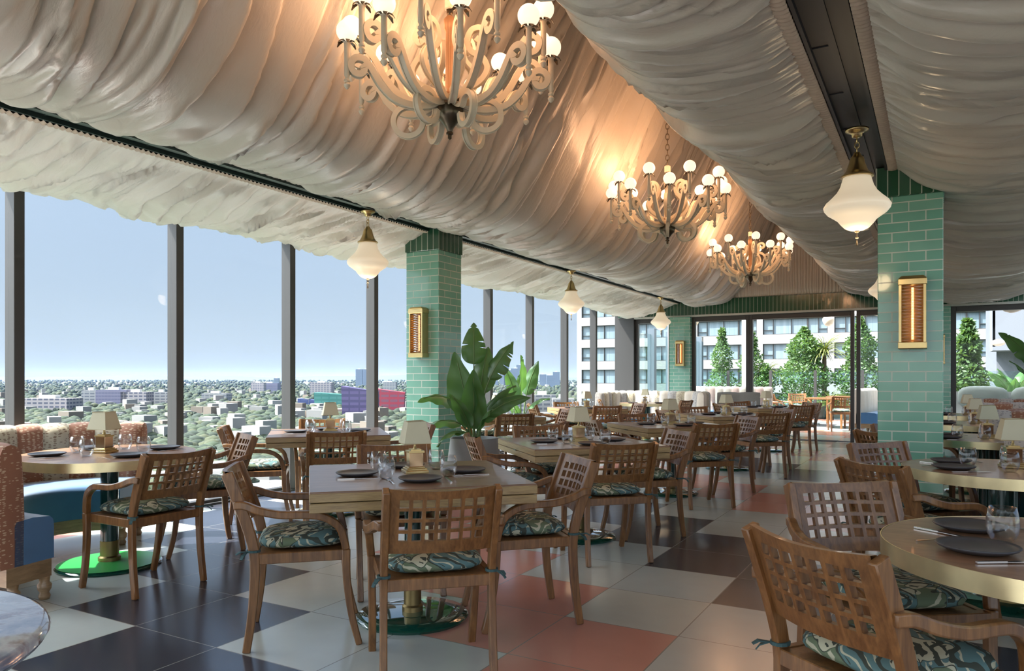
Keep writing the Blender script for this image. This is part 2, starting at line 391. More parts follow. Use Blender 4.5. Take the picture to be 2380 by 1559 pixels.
# ================================================================ DRAPES
def randknots(a, b, lo, hi, seed):
    r = random.Random(seed); k = [a]
    while k[-1] < b: k.append(k[-1] + r.uniform(lo, hi))
    return np.array(k)
def noise1(x, seed, oct=4, f0=.5):
    r = np.random.RandomState(seed); out = np.zeros_like(x); a = 1
    for o in range(oct):
        for _ in range(2):
            out += a*np.sin(x*f0*(2**o)*r.uniform(.7,1.5)*2*PI + r.uniform(0,6.28))*.5
        a *= .55
    return out
def drape(name, prof, y0, y1, dy, ns, seed, mat, label, group, slant=.3, amp=.05, flip=False, fold=(.12,.36), nearfine=(.035,.08), heads=()):
    """prof: list of (s, x, z); folds run along the profile, bulging into the room"""
    P = smoothpath([(x, 0, z) for (x, z) in prof], 8)
    pts = np.array([[p.x, p.z] for p in P]); d = np.r_[0, np.cumsum(np.hypot(*np.diff(pts, axis=0).T))]; L = d[-1]
    sv = np.linspace(0, 1, ns)**1.15 * L
    X = np.interp(sv, d, pts[:,0]); Z = np.interp(sv, d, pts[:,1])
    tx = np.gradient(X, sv); tz = np.gradient(Z, sv); nn = np.hypot(tx, tz)
    nx, nz = tz/nn, -tx/nn
    if nz.mean() > 0: nx, nz = -nx, -nz      # bulge down / inward
    Y = np.arange(y0, y1+dy/2, dy); ny = len(Y)
    YY, SS = np.meshgrid(Y, sv, indexing='ij'); sn = SS/L
    k1 = randknots(y0-2, y1+2, *fold, seed); i1 = np.arange(len(k1)); r = np.random.RandomState(seed+5); a1 = r.uniform(.45, 1.25, len(k1)+2)
    k2 = randknots(y0-2, y1+2, fold[0]*.45, fold[1]*.5, seed+1); i2 = np.arange(len(k2)); a2 = r.uniform(.2, 1.2, len(k2)+2)
    k3 = randknots(y0-2, y1+2, *nearfine, seed+2); i3 = np.arange(len(k3))
    yw = YY + slant*np.sin(PI*sn*.9)*(.6+.4*np.sin(YY*.8+seed)) + .10*noise1(YY*.9 + sn*1.6, seed+7, 3, .35)
    def fold_shape(v, tip=.90):      # smooth swell, then a tucked edge
        sm = np.clip((v-tip)/(1-tip), 0, 1); sm = sm*sm*(3-2*sm)
        return (1-(1-v)**1.8)*(1-sm)
    u1 = np.interp(yw, k1, i1); c1 = np.clip(u1.astype(int),0,len(a1)-1); f1 = fold_shape(u1-np.floor(u1)) * a1[c1]
    yw2 = yw + .07*np.sin(sn*5+YY*1.3) - .25*sn
    u2 = np.interp(yw2, k2, i2); c2 = np.clip(u2.astype(int),0,len(a2)-1); v2 = u2-np.floor(u2)
    len2 = r.uniform(-.15, .62, len(k2)+2)[c2]; hi = r.uniform(0, 1, len(k2)+2)[c2] < .5
    wdw = np.clip((len2+.035*np.sin(PI*v2)-sn)/.05, 0, 1); wdw = wdw*wdw*(3-2*wdw)
    f2 = np.sin(PI*v2)**1.3 * a2[c2] * wdw
    len3 = r.uniform(.25, 1.1, len(k2)+2)[c2]; wd3 = np.clip((sn-len3)/.06, 0, 1)
    f2b = fold_shape(1-v2, .85) * a2[::-1][c2] * wd3
    u3 = np.interp(YY, k3, i3); f3 = np.abs(np.sin(PI*u3))
    e0 = 1-np.exp(-SS/.10)
    D = amp*(f1*(.35+.65*np.sin(PI*np.clip(sn*1.1,0,1))**.6)*e0 + .62*f2*e0 + .40*f2b) + .010*f3*np.exp(-SS/.14) + .010*noise1(YY*.5+SS*.7, seed+9, 3, .6)*e0
    D -= .42*amp*e0
    D += .05*e0*noise1(YY*.35, seed+11, 2, .4)*np.sin(PI*sn)   # uneven sag
    V = np.stack([X[None,:]+nx[None,:]*D, YY, Z[None,:]+nz[None,:]*D], -1).reshape(-1, 3)
    me = bpy.data.meshes.new(name); idx = np.arange(ny*ns).reshape(ny, ns)
    q = np.stack([idx[:-1,:-1], idx[1:,:-1], idx[1:,1:], idx[:-1,1:]], -1).reshape(-1, 4)
    me.vertices.add(len(V)); me.vertices.foreach_set('co', V.astype(np.float32).ravel())
    me.loops.add(q.size); me.loops.foreach_set('vertex_index', q.ravel().astype(np.int32))
    me.polygons.add(len(q)); me.polygons.foreach_set('loop_start', np.arange(0, q.size, 4, dtype=np.int32)); me.polygons.foreach_set('loop_total', np.full(len(q), 4, dtype=np.int32))
    me.polygons.foreach_set('use_smooth', np.ones(len(q), dtype=bool)); me.materials.append(mat); me.update(); me.validate()
    e = bpy.data.objects.new(name, me); C.objects.link(e); tag(e, label, 'drape', group)
    e['kind'] = 'thing'
    # gathered heading strip with a cord along the batten
    for (hx, hz, wdt, tilt) in heads:
        yy = np.arange(y0, y1, .008); vs = []; 
        for i, y in enumerate(yy):
            r_ = .007*math.sin(y*2*PI/.040)
            for q_ in range(4):
                t = q_/3; vs.append((hx + wdt*t*math.cos(tilt), y, hz - .006 + wdt*t*math.sin(tilt) - .010*math.sin(PI*t) + r_))
        h = MB().grid(vs, len(yy), 4).build('gathered_heading', M['heading'], e, smooth=True)
    return e
top = 5.25
halfL = [(XL+.075,2.925),(XL+.16,2.895),(XL+.34,2.865),(XL+.55,2.865),(XL+.78,2.90),(XL+1.0,3.0),(XL+1.22,3.25),(XL+1.45,3.62),(XL+1.72,4.12),(XL+1.95,4.60),(XL+2.12,5.02),(-2.61,5.3)]
halfR = [(2*-2.622-x - (.07 if i < 2 else .0), z) for i, (x, z) in enumerate(halfL)]
G = 'satin ceiling drapes'
drape('ceiling_drape', halfL, -3.0, YE-.10, .018, 70, 3, M['satin'], 'satin drape rising from the window side beam to the tent ridge behind the chandeliers', G, slant=.35, amp=.10, fold=(.10,.34), heads=())
drape('ceiling_drape', halfR, -3.0, YE-.10, .018, 70, 11, M['satin'], 'satin drape swagging from the aisle side of the tent ridge down to the dark beam', G, slant=-.2, amp=.085, fold=(.07,.24), heads=((-.565, 2.905, -.07, -.1),))
bay = [(XL-.16,2.90),(XL-.25,2.87),(XL-.45,2.80),(XL-.72,2.725),(XL-1.0,2.685),(XL-1.25,2.70),(XL-1.42,2.76),(XW+.05,2.86)]
drape('ceiling_drape', bay, -3.0, YE-.10, .018, 44, 21, M['satin_pale'], 'pale swagged ceiling drape hanging over the window bay', G, slant=.5, amp=.075, fold=(.09,.24), heads=((XL-.105, 2.90, -.075, -.1),))
rb = [(XR+.19,2.90),(XR+.26,2.86),(XR+.42,2.76),(XR+.68,2.69),(XR+.95,2.68),(XR+1.25,2.70),(XR+1.6,2.76),(XR+1.95,2.92),(XR+2.3,3.25),(XR+2.7,3.8),(XR+3.1,4.5),(XR+3.5,5.3)]
drape('ceiling_drape', rb, -3.0, YE-.10, .018, 70, 31, M['satin'], 'satin ceiling drape sweeping over the round tables beyond the dark beam', G, slant=.12, amp=.08, fold=(.09,.26), heads=((XR+.12, 2.905, .075, .1),))
# pleated gable
vs = []; xs = np.arange(XL, XR+.01, .011); kn = randknots(XL-1, XR+1, .035, .075, 5); ui = np.interp(xs, kn, np.arange(len(kn)))
zs = [2.97, 3.0, 3.03, 3.1, 3.6, 4.2, 4.8, 5.4]
for x, u in zip(xs, ui):
    for j, z in enumerate(zs):
        vs.append((x + (.0 if j < 3 else .01*math.sin(x*9+z*2)), YE-.05 - .03*abs(math.sin(PI*u))*(1 if j != 1 else .45), z))
o = MB().grid(vs, len(xs), len(zs)).build('pleated_gable_curtain', M['satin'], None, smooth=True)
tag(o, 'pleated satin curtain filling the tent gable above the end wall tiles', 'curtain'); o['kind'] = 'thing'

# ================================================================ LIGHT FITTINGS
def link_chain(mb, x, y, z0, z1, ll=.034, r=.0028, w=.011):
    n = max(1, int(round((z1-z0)/(ll*.78)))); st = (z1-z0)/n
    for i in range(n):
        zc = z0 + st*(i+.5); pts = []
        for k in range(10):
            a = 2*PI*k/10; p, q = w*math.cos(a), ll/2*math.sin(a)
            pts.append((x+p, y, zc+q) if i % 2 else (x, y+p, zc+q))
        mb.sweep(pts, r, r, n=5, closed=True)
def make_pendant():
    t = thing('pendant_lamp', (0,0,0), 0, 'x', 'lamp', 'milk glass pendant lamps')
    # origin at the canopy underside (z=0 is ceiling)
    MB().lathe([(.0,.0),(.072,.0),(.07,-.012),(.045,-.022),(.032,-.035),(.03,-.05),(.014,-.055),(.0,-.056)], 24).build('canopy', M['brass'], t, smooth=True)
    c = MB(); link_chain(c, 0, 0, -.15, -.055, ll=.045, r=.0035, w=.014); c.sweep([(.015,0,-.15),(0,0,-.165),(-.015,0,-.15)], .004, .004, n=6); c.build('chain', M['brass'], t, smooth=True)
    MB().lathe([(.0,-.150),(.02,-.155),(.026,-.17),(.04,-.185),(.045,-.20),(.05,-.225),(.066,-.27),(.085,-.295),(.098,-.302),(.10,-.312),(.085,-.314)], 28).build('brass_fitter', M['brass'], t, smooth=True, auto=50)
    MB().lathe([(.082,-.308),(.088,-.33),(.10,-.37),(.122,-.41),(.155,-.445),(.188,-.475),(.203,-.50),(.198,-.52),(.178,-.545),(.145,-.568),(.118,-.588),(.098,-.615),(.075,-.64),(.045,-.655),(.012,-.66)], 40).build('milk_glass_shade', M['milk'], t, smooth=True)
    f = MB(); f.lathe([(.012,-.658),(.016,-.668),(.006,-.675),(.006,-.70),(.012,-.706),(.006,-.712)], 10)
    for a in range(5): f.sweep([(0,0,-.71),(.006*math.cos(a*1.26),.006*math.sin(a*1.26),-.755)], .0025, .0025, n=4)
    f.build('finial_tassel', M['bronze'], t)
    return t
pend = make_pendant()
PL = [(XL-.02,5.60,2.93,'milk glass pendant lamp hanging beside the window side column'),
      (XL-.02,10.26,2.93,'milk glass pendant lamp beyond the potted banana plant'),
      (XL-.02,14.5,2.93,'milk glass pendant lamp just in front of the end wall'),
      (XR+.0,5.30,2.885,'big milk glass pendant lamp hanging in front of the aisle column'),
      (XR-.1,10.4,2.90,'pendant lamp almost hidden behind the aisle column')]
for (x, y, z, lb) in PL:
    dup(pend, (x, y, z+.0 if z < 2.9 else z-.03), 0, lb)
    l = bpy.data.lights.new('pendant_bulb', 'POINT'); l.energy = 3; l.color = (1,.72,.42); l.shadow_soft_size = .08
    lo = bpy.data.objects.new('pendant_bulb', l); C.objects.link(lo); lo.location = (x, y, z-.72)

def make_chandelier():
    t = thing('chandelier', (0,0,0), 0, 'x', 'chandelier', 'scrolled globe chandeliers')
    # origin = bottom finial tip
    MB().lathe([(.0,0),(.012,.008),(.012,.03),(.022,.034),(.022,.045),(.015,.05),(.022,.07),(.045,.10),(.05,.108),(.078,.135),(.086,.165),(.084,.20)],28).build('urn_body', M['bronze'], t, smooth=True, auto=50)
    MB().lathe([(.09,.20),(.092,.225),(.08,.235),(.06,.26),(.028,.30),(.026,.66),(.036,.68),(.036,.74),(.02,.76)],24).build('centre_stem', M['stem'], t, smooth=True, auto=50)
    MB().lathe([(.026,.80),(.034,.805),(.034,.87),(.026,.875)],6).build('top_collar', M['cream_cloth'], t)
    c = MB(); c.lathe([(.02,.75),(.02,.80)],10); link_chain(c, 0, 0, .875, 2.52, ll=.075, r=.0045, w=.019); c.build('hanging_chain', M['bronze'], t, smooth=True)
    cream = M['chandelier_cream']
    def scroll(mb, prof, ang, w=.034, h=.028):
        ca, sa = math.cos(ang), math.sin(ang)
        path = smoothpath([(r*ca, r*sa, z) for r, z in prof], 5)
        mb.sweep(path, w, h, side=(-sa, ca, 0)); 
        for sgn in (-1, 1):
            off = Vector((-sa, ca, 0))*sgn*(w/2)
            mb.sweep([p+off for p in path], .007, h+.010, side=(-sa, ca, 0))
    for k in range(9):
        for tier in (0, 1):
            ang = 2*PI*(k + .5*tier)/9 + .17
            dz = .0 if tier == 0 else -.13; rr = 1.0 if tier == 0 else 1.03
            ca, sa = math.cos(ang), math.sin(ang)
            prof = [(.05,.25),(.12,.222),(.22,.230),(.32,.285),(.40,.385),(.455,.485),(.51,.548),(.56,.545),(.585,.503),(.567,.462),(.528,.456),(.507,.487),(.524,.510)]
            if tier: prof = [(.05,.235),(.12,.195),(.22,.180),(.33,.205),(.41,.275),(.465,.36),(.51,.415),(.56,.415),(.585,.373),(.567,.332),(.528,.326),(.507,.357),(.524,.380)]
            a = MB(); scroll(a, [(r*rr, z) for r, z in prof], ang)
            ao = a.build('scroll_arm', cream, t, smooth=True, auto=35)
            px, py, pz = .605*rr*ca, .605*rr*sa, dz
            p = MB(); p.lathe([(.006,.36+pz),(.016,.372+pz),(.02,.385+pz),(.012,.40+pz),(.018,.405+pz),(.018,.415+pz),(.011,.42+pz),(.011,.43+pz),(.0165,.44+pz),(.0175,.628+pz),(.024,.634+pz)], 10, px, py)
            p.build('candle_post', cream, ao, smooth=True, auto=40)
            lf = MB()
            for j in range(6):
                b = 2*PI*j/6+.3; cb, sb = math.cos(b), math.sin(b)
                pp = [(px+cb*q, py+sb*q, zz+pz) for q, zz in ((.012,.636),(.03,.642),(.05,.632),(.062,.612))]
                lf.sweep(pp, [.008,.020,.024,.006], .003, side=(-sb, cb, 0))
            lf.build('leaf_collar', M['bronze'], ao)
            MB().lathe([(.0+.063*math.sin(PI*q/12), .700+pz-.063*math.cos(PI*q/12)) for q in range(13)], 20, px, py).build('frosted_globe', M['globe'], ao, smooth=True)
    for k in range(6):        # lower loops
        ang = 2*PI*(k+.3)/6 + .17
        cx, cz, r = .225 + .03*(k % 2), .115 + .03*((k+1) % 2), .092
        a = MB(); pr_ = [(cx + r*math.cos(q), cz + r*math.sin(q)) for q in [R(150) - R(330)*j/11 for j in range(12)]] 
        scroll(a, [(.07,.215)] + pr_, ang, .030, .022); a.build('lower_scroll', cream, t, smooth=True, auto=35)
    for k in range(6):        # upper inner scrolls
        ang = 2*PI*k/6 + .4
        a = MB(); scroll(a, [(.05,.28),(.12,.31),(.20,.36),(.235,.43),(.20,.50),(.14,.53),(.11,.59),(.135,.66),(.19,.675),(.215,.635),(.19,.60),(.165,.615)], ang, .03, .024)
        a.build('upper_scroll', cream, t, smooth=True, auto=35)
    return t
M['chandelier_cream'] = plain('cream_painted_scrollwork', (.60,.55,.45), .4, 0, .08, 20)
ch = make_chandelier()
for i, (y, z, lb) in enumerate([(3.78,2.735,'large cream scrollwork chandelier with lit globes, the lowest hung in front'), (8.05,2.76,'middle cream scrollwork chandelier of the three down the tent'), (12.3,2.75,'small looking cream chandelier hanging before the pleated gable')]):
    dup(ch, (-2.6, y, z), .35*i, lb)
    for k in range(6):
        a = PI*k/3
        l = bpy.data.lights.new('globe_bulb', 'POINT'); l.energy = 5; l.color = (1,.50,.25); l.shadow_soft_size = .15
        lo = bpy.data.objects.new('globe_bulb', l); C.objects.link(lo); lo.location = (-2.6+.46*math.cos(a), y+.46*math.sin(a), z+.80)

def make_sconce():   # on a wall facing -Y, origin at the wall plane, centre
    t = thing('wall_sconce', (0,0,0), 0, 'x', 'sconce', 'brass wall sconces')
    b = MB(); b.box(-.088,.088,-.02,0,-.25,.25); b.build('back_plate', M['brass'], t, bevel=.003)
    c = MB(); c.box(-.098,.098,-.125,0,.215,.262); c.frustum(.262,.285,.098,.0625,.075,.05,0,-.0625); c.build('top_cap', M['brass'], t, bevel=.004)
    c = MB(); c.box(-.098,.098,-.125,0,-.272,-.222); c.build('bottom_cap', M['brass'], t, bevel=.004)
    c = MB()
    for x in (-.083,.083): c.box(x-.009,x+.009,-.118,-.10,-.222,.215)
    for x in (-.083,.083): c.box(x-.006,x+.006,-.10,-.0,-.222,.215)
    c.build('side_rail', M['brass'], t)
    c = MB()
    for k in range(17):
        z = -.208+k*.0255; c.sweep([(-.074,-.100,z),(.074,-.100,z)], .012, .012, n=8)
    c.build('ribbed_glass', M['ribbed'], t, smooth=True)
    MB().sweep([(0,-.05,-.2),(0,-.05,.2)], .008, .008, n=8).build('lamp_tube', M['filament'], t, smooth=True)
    return t
sc = make_sconce()
dup(sc, (-5.0, 6.72, 1.77), 0, 'brass wall sconce on the window side tiled column')
dup(sc, (-.155, 6.53, 1.765), 0, 'brass wall sconce on the tiled column by the aisle')
dup(sc, (-4.84, YE-.12, 1.80), 0, 'small brass sconce on the tiled pilaster of the end wall')
dup(sc, (.05, YE-.12, 1.80), 0, 'brass sconce peeking out behind the aisle column on the end wall')
# ================================================================ FURNITURE
def face(fx, fy): return math.atan2(-fx, fy)
def make_chair():
    t = thing('dining_armchair', (0,0,0), 0, 'x', 'chair', 'lattice-back armchairs')
    W = M['teak']
    for sx in (-1, 1):
        p = smoothpath([(sx*.228,-.25,0),(sx*.226,-.222,.2),(sx*.224,-.212,.42),(sx*.224,-.235,.55),(sx*.224,-.285,.70),(sx*.224,-.335,.832)], 3)
        n = len(p); MB().sweep(p, [.030]*n, [.036+.016*min(1, i/n*1.6) for i in range(n)], side=(1,0,0)).build('leg', W, t, bevel=.004, auto=30)
        p = smoothpath([(sx*.236,.262,0),(sx*.238,.225,.15),(sx*.242,.203,.32),(sx*.246,.20,.46)], 4)
        MB().sweep(p, .034, [.030+.010*i/(len(p)-1) for i in range(len(p))], side=(1,0,0)).build('leg', W, t, bevel=.004, auto=30)
        p = smoothpath([(sx*.236,-.300,.684),(sx*.252,-.255,.684),(sx*.268,-.19,.660),(sx*.276,-.10,.640),(sx*.276,.0,.636),(sx*.272,.07,.628),(sx*.264,.13,.602),(sx*.256,.175,.555),(sx*.246,.20,.46)], 5)
        MB().sweep(p, .036, .036, side=(1,0,.0)).build('armrest', W, t, smooth=False, bevel=.009, seg=2, auto=30)
    f = MB(); f.box(-.225,.225,-.232,-.198,.405,.455); f.box(-.235,.235,.18,.218,.405,.455)
    for sx in (-1,1): f.box(min(sx*.236,sx*.208),max(sx*.236,sx*.208),-.2,.185,.405,.455)
    f.box(-.21,.21,-.2,.185,.435,.452); f.build('seat_frame', W, t, bevel=.003)
    # lattice back: bowed panel
    zb = [.565,.618,.652,.665,.699,.712,.746,.759,.793,.838]
    xb = [-.212,-.172]; x = -.172; hw, bw = .0365, (.344-7*.0365)/6
    for k in range(7):
        x += hw; xb.append(x)
        if k < 6: x += bw; xb.append(x)
    xb.append(.212)
    def yb(z): return -.235 - (z-.55)*.363
    def P(x, z, off):
        bow = .040*math.cos(PI*x/.424); zz = z
        if z > .83: zz = z - .012*math.cos(PI*x/.424)
        return (x, yb(zz) - bow*.9 + off + .004, zz)
    b = MB(); T_ = .011; nx_, nz_ = len(xb), len(zb)
    vs = [P(x, z, -T_) for x in xb for z in zb] + [P(x, z, T_) for x in xb for z in zb]
    N_ = nx_*nz_; I = lambda i, j, s: s*N_ + i*nz_ + j
    hole = lambda i, j: (i % 2 == 1) and (j % 2 == 1) and 1 <= i <= 13 and 1 <= j <= 7
    fs = []
    for i in range(nx_-1):
        for j in range(nz_-1):
            if hole(i, j): 
                fs += [(I(i,j,0),I(i+1,j,0),I(i+1,j,1),I(i,j,1)),(I(i,j+1,0),I(i,j+1,1),I(i+1,j+1,1),I(i+1,j+1,0)),(I(i,j,0),I(i,j,1),I(i,j+1,1),I(i,j+1,0)),(I(i+1,j,0),I(i+1,j+1,0),I(i+1,j+1,1),I(i+1,j,1))]
            else: fs += [(I(i,j,0),I(i,j+1,0),I(i+1,j+1,0),I(i+1,j,0)),(I(i,j,1),I(i+1,j,1),I(i+1,j+1,1),I(i,j+1,1))]
    for i in range(nx_-1):
        fs += [(I(i,0,0),I(i+1,0,0),I(i+1,0,1),I(i,0,1)),(I(i,nz_-1,0),I(i,nz_-1,1),I(i+1,nz_-1,1),I(i+1,nz_-1,0))]
    b.add(vs, fs)
    o = b.build('lattice_back', W, t); 
    # seat cushion
    c = MB(); nu, nv = 28, 9; vs = []
    for i in range(nu):
        a = 2*PI*i/nu; ca, sa = math.cos(a), math.sin(a)
        r = 1/((abs(ca)**5+abs(sa)**5)**.2)
        for j in range(nv):
            q = PI*j/(nv-1) - PI/2
            rad = max(0,math.cos(q))**.42; z = .489 + .036*math.sin(q) + (.012*(1-rad**2) if q > 0 else 0)
            vs.append((r*ca*.207*rad, r*sa*.205*rad-.002, z))
    c.grid(vs, nu, nv, closeu=True)
    cu = c.build('seat_cushion', M['print'], t, smooth=True)
    for sx in (-1,1):
        k = MB(); pts = [(sx*.224+.024*math.cos(a), -.218+.028*math.sin(a), .468) for a in [2*PI*i/12 for i in range(12)]]
        k.sweep(pts, .008, .010, closed=True)
        k.sweep([(sx*.24,-.245,.468),(sx*.262,-.262,.456),(sx*.272,-.268,.44)], [.010,.020,.014], .004); k.sweep([(sx*.24,-.245,.468),(sx*.255,-.275,.472),(sx*.262,-.292,.462)], [.010,.020,.014], .004)
        k.build('tie', M['tie'], cu)
    return t
chair = make_chair()
TD = {'T1':'the big square table in front','T2':'the second square table of the centre row','T3':'the third square table of the centre row','T4':'the fourth square table of the centre row','T5':'the last square table of the centre row',
      'W':'the square table beside the window','L1':'the square table behind the potted plants','L2':'the distant square table by the windows'}
SD = {'SE':'backing the viewer at','SW':'on the window side of','NE':'on the aisle side of','NW':'on the far side of'}
D45 = {'SE':(-1,1),'SW':(1,1),'NE':(-1,-1),'NW':(1,-1)}
CH = dict(T1SE=(-1.93,2.66),T1SW=(-2.68,2.77),T1NE=(-1.96,3.46),T1NW=(-2.84,3.58),T2SE=(-2.04,4.92),T2NE=(-2.09,5.83),T2SW=(-2.82,4.97),T2NW=(-2.94,5.80),
 T3SE=(-2.05,7.39),T3NE=(-2.08,8.42),T3NW=(-2.94,8.36),T3SW=(-2.94,7.48),T4SE=(-1.99,9.91),T4NE=(-2.09,10.85),T4NW=(-2.97,10.93),T4SW=(-2.97,10.02),
 T5SE=(-2.11,12.99),T5NE=(-2.14,13.9),T5NW=(-2.97,13.9),T5SW=(-2.97,13.05),WSE=(-4.46,4.75),WSW=(-5.28,4.71),WNE=(-4.44,5.53),WNW=(-5.42,5.60),
 L1SE=(-4.67,8.10),L1NE=(-4.66,9.02),L1NW=(-5.6,9.05),L1SW=(-5.58,8.15),L2SE=(-4.71,11.12),L2NE=(-4.66,11.95),L2NW=(-5.62,12.0),L2SW=(-5.60,11.12))
G1 = 'lattice-back armchairs'
TC = dict(T1=(-2.42,3.17),T2=(-2.48,5.42),T3=(-2.53,7.95),T4=(-2.53,10.50),T5=(-2.56,13.48),W=(-4.98,5.22),L1=(-5.16,8.62),L2=(-5.16,11.60))
for k, (x, y) in CH.items():
    s = k[-2:]; tkey = k[:-2]; f = D45[s]; fx, fy = f[0]*.7071, f[1]*.7071
    for _ in range(40):        # keep the front feet off the round pedestal base
        if min(math.hypot(x+fy*q+fx*.262-TC[tkey][0], y-fx*q+fy*.262-TC[tkey][1]) for q in (-.25,.25)) > .327: break
        x -= fx*.006; y -= fy*.006
    dup(chair, (x, y, 0), face(*f) + rnd.uniform(-.03,.03), 'lattice-back armchair %s %s' % (SD[s], TD[tkey]), G1)
for (x, y, fx, fy, lb) in [(-4.23,2.85,-1,0,'lattice-back armchair facing the blue booth across the oval table'),
    (-4.76,3.66,-.46,-.89,'lattice-back armchair at the window end of the oval booth table'),
    (-.10,2.40,.6,.8,'big honey coloured lattice armchair with leaf cushion, closest to the viewer'),
    (-.15,3.10,.59,-.81,'lattice armchair facing the viewer at the closest round brass-edged table'),
    (-.07,4.50,.68,.73,'lattice armchair seen from behind at the second round brass-edged table'),
    (-.10,5.36,.74,-.67,'lattice armchair facing the viewer at the second round brass-edged table'),
    (-.20,6.90+.10,.68,.73,'lattice armchair peeking out behind the aisle column, seen from behind'),
    (-.12,7.75,.74,-.67,'lattice armchair mostly hidden behind the aisle column, facing the viewer'),
    (-5.60,14.05,1,.45,'small looking lattice armchair at the window side of the far round table'),
    (-4.55,14.35,-1,.2,'lattice armchair in profile at the aisle side of the far round table'),
    (-1.98,19.3,-.25,1,'outdoor lattice armchair seen from behind through the open doorway'),
    (-3.5,20.4,1,-.25,'outdoor lattice armchair turned sideways to the terrace table'),
    (-3.25,21.7,.4,-1,'outdoor lattice armchair facing inward past the terrace tables'),
    (-1.25,22.1,-.4,-1,'outdoor lattice armchair by the glass balustrade near the door frame'),
    (-3.68,19.3,.7,.7,'outdoor lattice armchair beside the cream terrace banquette')]:
    dup(chair, (x, y, 0), face(fx, fy), lb, G1)

# ---- square drop-leaf tables
def make_table():
    t = thing('square_table', (0,0,0), 0, 'x', 'table', 'square wooden tables'); h = .53
    MB().box(-h,h,-h,h,.712,.76).build('tabletop', [M['table_wood']], t, bevel=.003)
    MB().box(-h-.002,h+.002,-h-.002,h+.002,.712,.752).build('edge_band', M['table_edge'], t, bevel=.002)
    b = MB(); b.box(-h,h,-h,h,.665,.708)
    b.build('folded_leaf', M['table_edge'], t, bevel=.003)
    b = MB()
    for (dx, dy) in ((0,-1),(1,0),(0,1),(-1,0)):
        b.box(*( (-.035,.035,-h-.004,-h) if dy == -1 else (-.035,.035,h,h+.004) if dy == 1 else (h,h+.004,-.035,.035) if dx == 1 else (-h-.004,-h,-.035,.035)), .704,.716)
    b.build('brass_catch', M['bronze'], t)
    MB().lathe([(.043,.16),(.043,.62),(.16,.635),(.16,.665)],28).build('pedestal_tube', M['green_col'], t, smooth=True, auto=40)
    MB().lathe([(.055,.03),(.055,.06),(.046,.07),(.046,.16)],28).build('brass_collar', M['collar'], t, smooth=True, auto=40)
    MB().lathe([(.0,.0),(.292,.0),(.297,.012),(.288,.022),(.2,.03),(.05,.036),(.0,.036)],56).build('round_base', M['green_gloss'], t, smooth=True, auto=50)
    return t
tb = make_table()
TL = dict(T1='big square wooden table in front with a green pedestal and place settings',T2='second square wooden table of the centre row, right of the potted plants',
 T3='third square wooden table counting down the centre row',T4='fourth square wooden table counting down the centre row',T5='last square wooden table of the centre row before the open door',
 W='square wooden table beside the window in front of the green column',L1='square wooden table behind the potted banana plant by the windows',L2='distant square wooden table by the windows near the far booth')
TL['T2'] = 'second square wooden table of the centre row, set for four'
for k, (x, y) in TC.items(): dup(tb, (x, y, 0), PI/4, TL[k], 'square wooden tables')

def make_lamp():
    t = thing('table_lamp', (0,0,0), 0, 'x', 'lamp', 'brass table lamps')
    b = MB(); b.box(-.062,.062,-.062,.062,0,.014); b.box(-.055,.055,-.055,.055,.014,.024); b.box(-.046,.046,-.046,.046,.024,.032); b.build('stepped_base', M['brass'], t, bevel=.0015)
    MB().box(-.038,.038,-.038,.038,.032,.108).build('mirror_block', M['copper'], t, bevel=.002)
    b = MB(); b.box(-.043,.043,-.043,.043,.108,.118); b.box(-.028,.028,-.028,.028,.118,.126); b.lathe([(.011,.126),(.007,.14),(.007,.27),(.004,.275)],12); b.build('stem', M['brass'], t)
    b = MB(); z0, z1, a, c = .158, .276, .074, .049
    b.frustum(z0, z1, a, a, c, c, caps=False); b.frustum(z0, z1, a-.003, a-.003, c-.003, c-.003, caps=False); b.build('lamp_shade', M['shade'], t)
    for (zz, q) in ((z0, a), (z1, c)): MB().sweep([(-q,-q,zz),(q,-q,zz),(q,q,zz),(-q,q,zz)], .005, .006, closed=True).build('shade_piping', M['shade_trim'], t)
    return t
lamp = make_lamp()
def make_plate():
    o = MB().lathe([(0,.006),(.066,.006),(.07,.003),(.066,0),(.062,.003)][::-1][:0] + [(.0,.0),(.07,.0),(.085,.005),(.104,.013),(.110,.019),(.108,.0215),(.098,.0165),(.084,.011),(.0,.010)],48).build('dinner_plate', M['plate'], None, smooth=True)
    return tag(o, 'x', 'plate', 'dark stoneware plates')
def make_glass():
    pr = [(.0,.004),(.024,.004),(.030,.008),(.041,.03),(.0445,.05),(.043,.075),(.036,.108)]
    o = MB().lathe([(.0,.0),(.025,.0),(.031,.005),(.0425,.028),(.046,.05),(.0445,.076),(.0372,.109),(.036,.109)] + pr[::-1][1:],28).build('stemless_glass', M['crystal'], None, smooth=True)
    return tag(o, 'x', 'glass', 'stemless wine glasses')
def make_fork():
    b = MB(); b.sweep([(0,-.095,.002),(0,-.03,.004),(0,.035,.004),(0,.05,.003)], [.009,.005,.005,.018], .0022, side=(1,0,0))
    for i in range(4): b.sweep([((i-1.5)*.0058,.049,.003),((i-1.5)*.0058,.075,.0045),((i-1.5)*.0055,.098,.002)], .0028, .0018, side=(1,0,0))
    o = b.build('dinner_fork', M['silver'], None); return tag(o, 'x', 'fork', 'forks beside the plates')
def make_knife():
    b = MB(); b.sweep([(0,-.105,.003),(0,-.02,.003)], .009, .005, side=(1,0,0)); b.sweep([(0,-.02,.003),(0,.03,.003),(.002,.09,.002),(.004,.108,.002)], [.012,.016,.014,.003], .0018, side=(1,0,0))
    o = b.build('dinner_knife', M['silver'], None); return tag(o, 'x', 'knife', 'knives beside the plates')
plate, glas, fork, knife = make_plate(), make_glass(), make_fork(), make_knife()
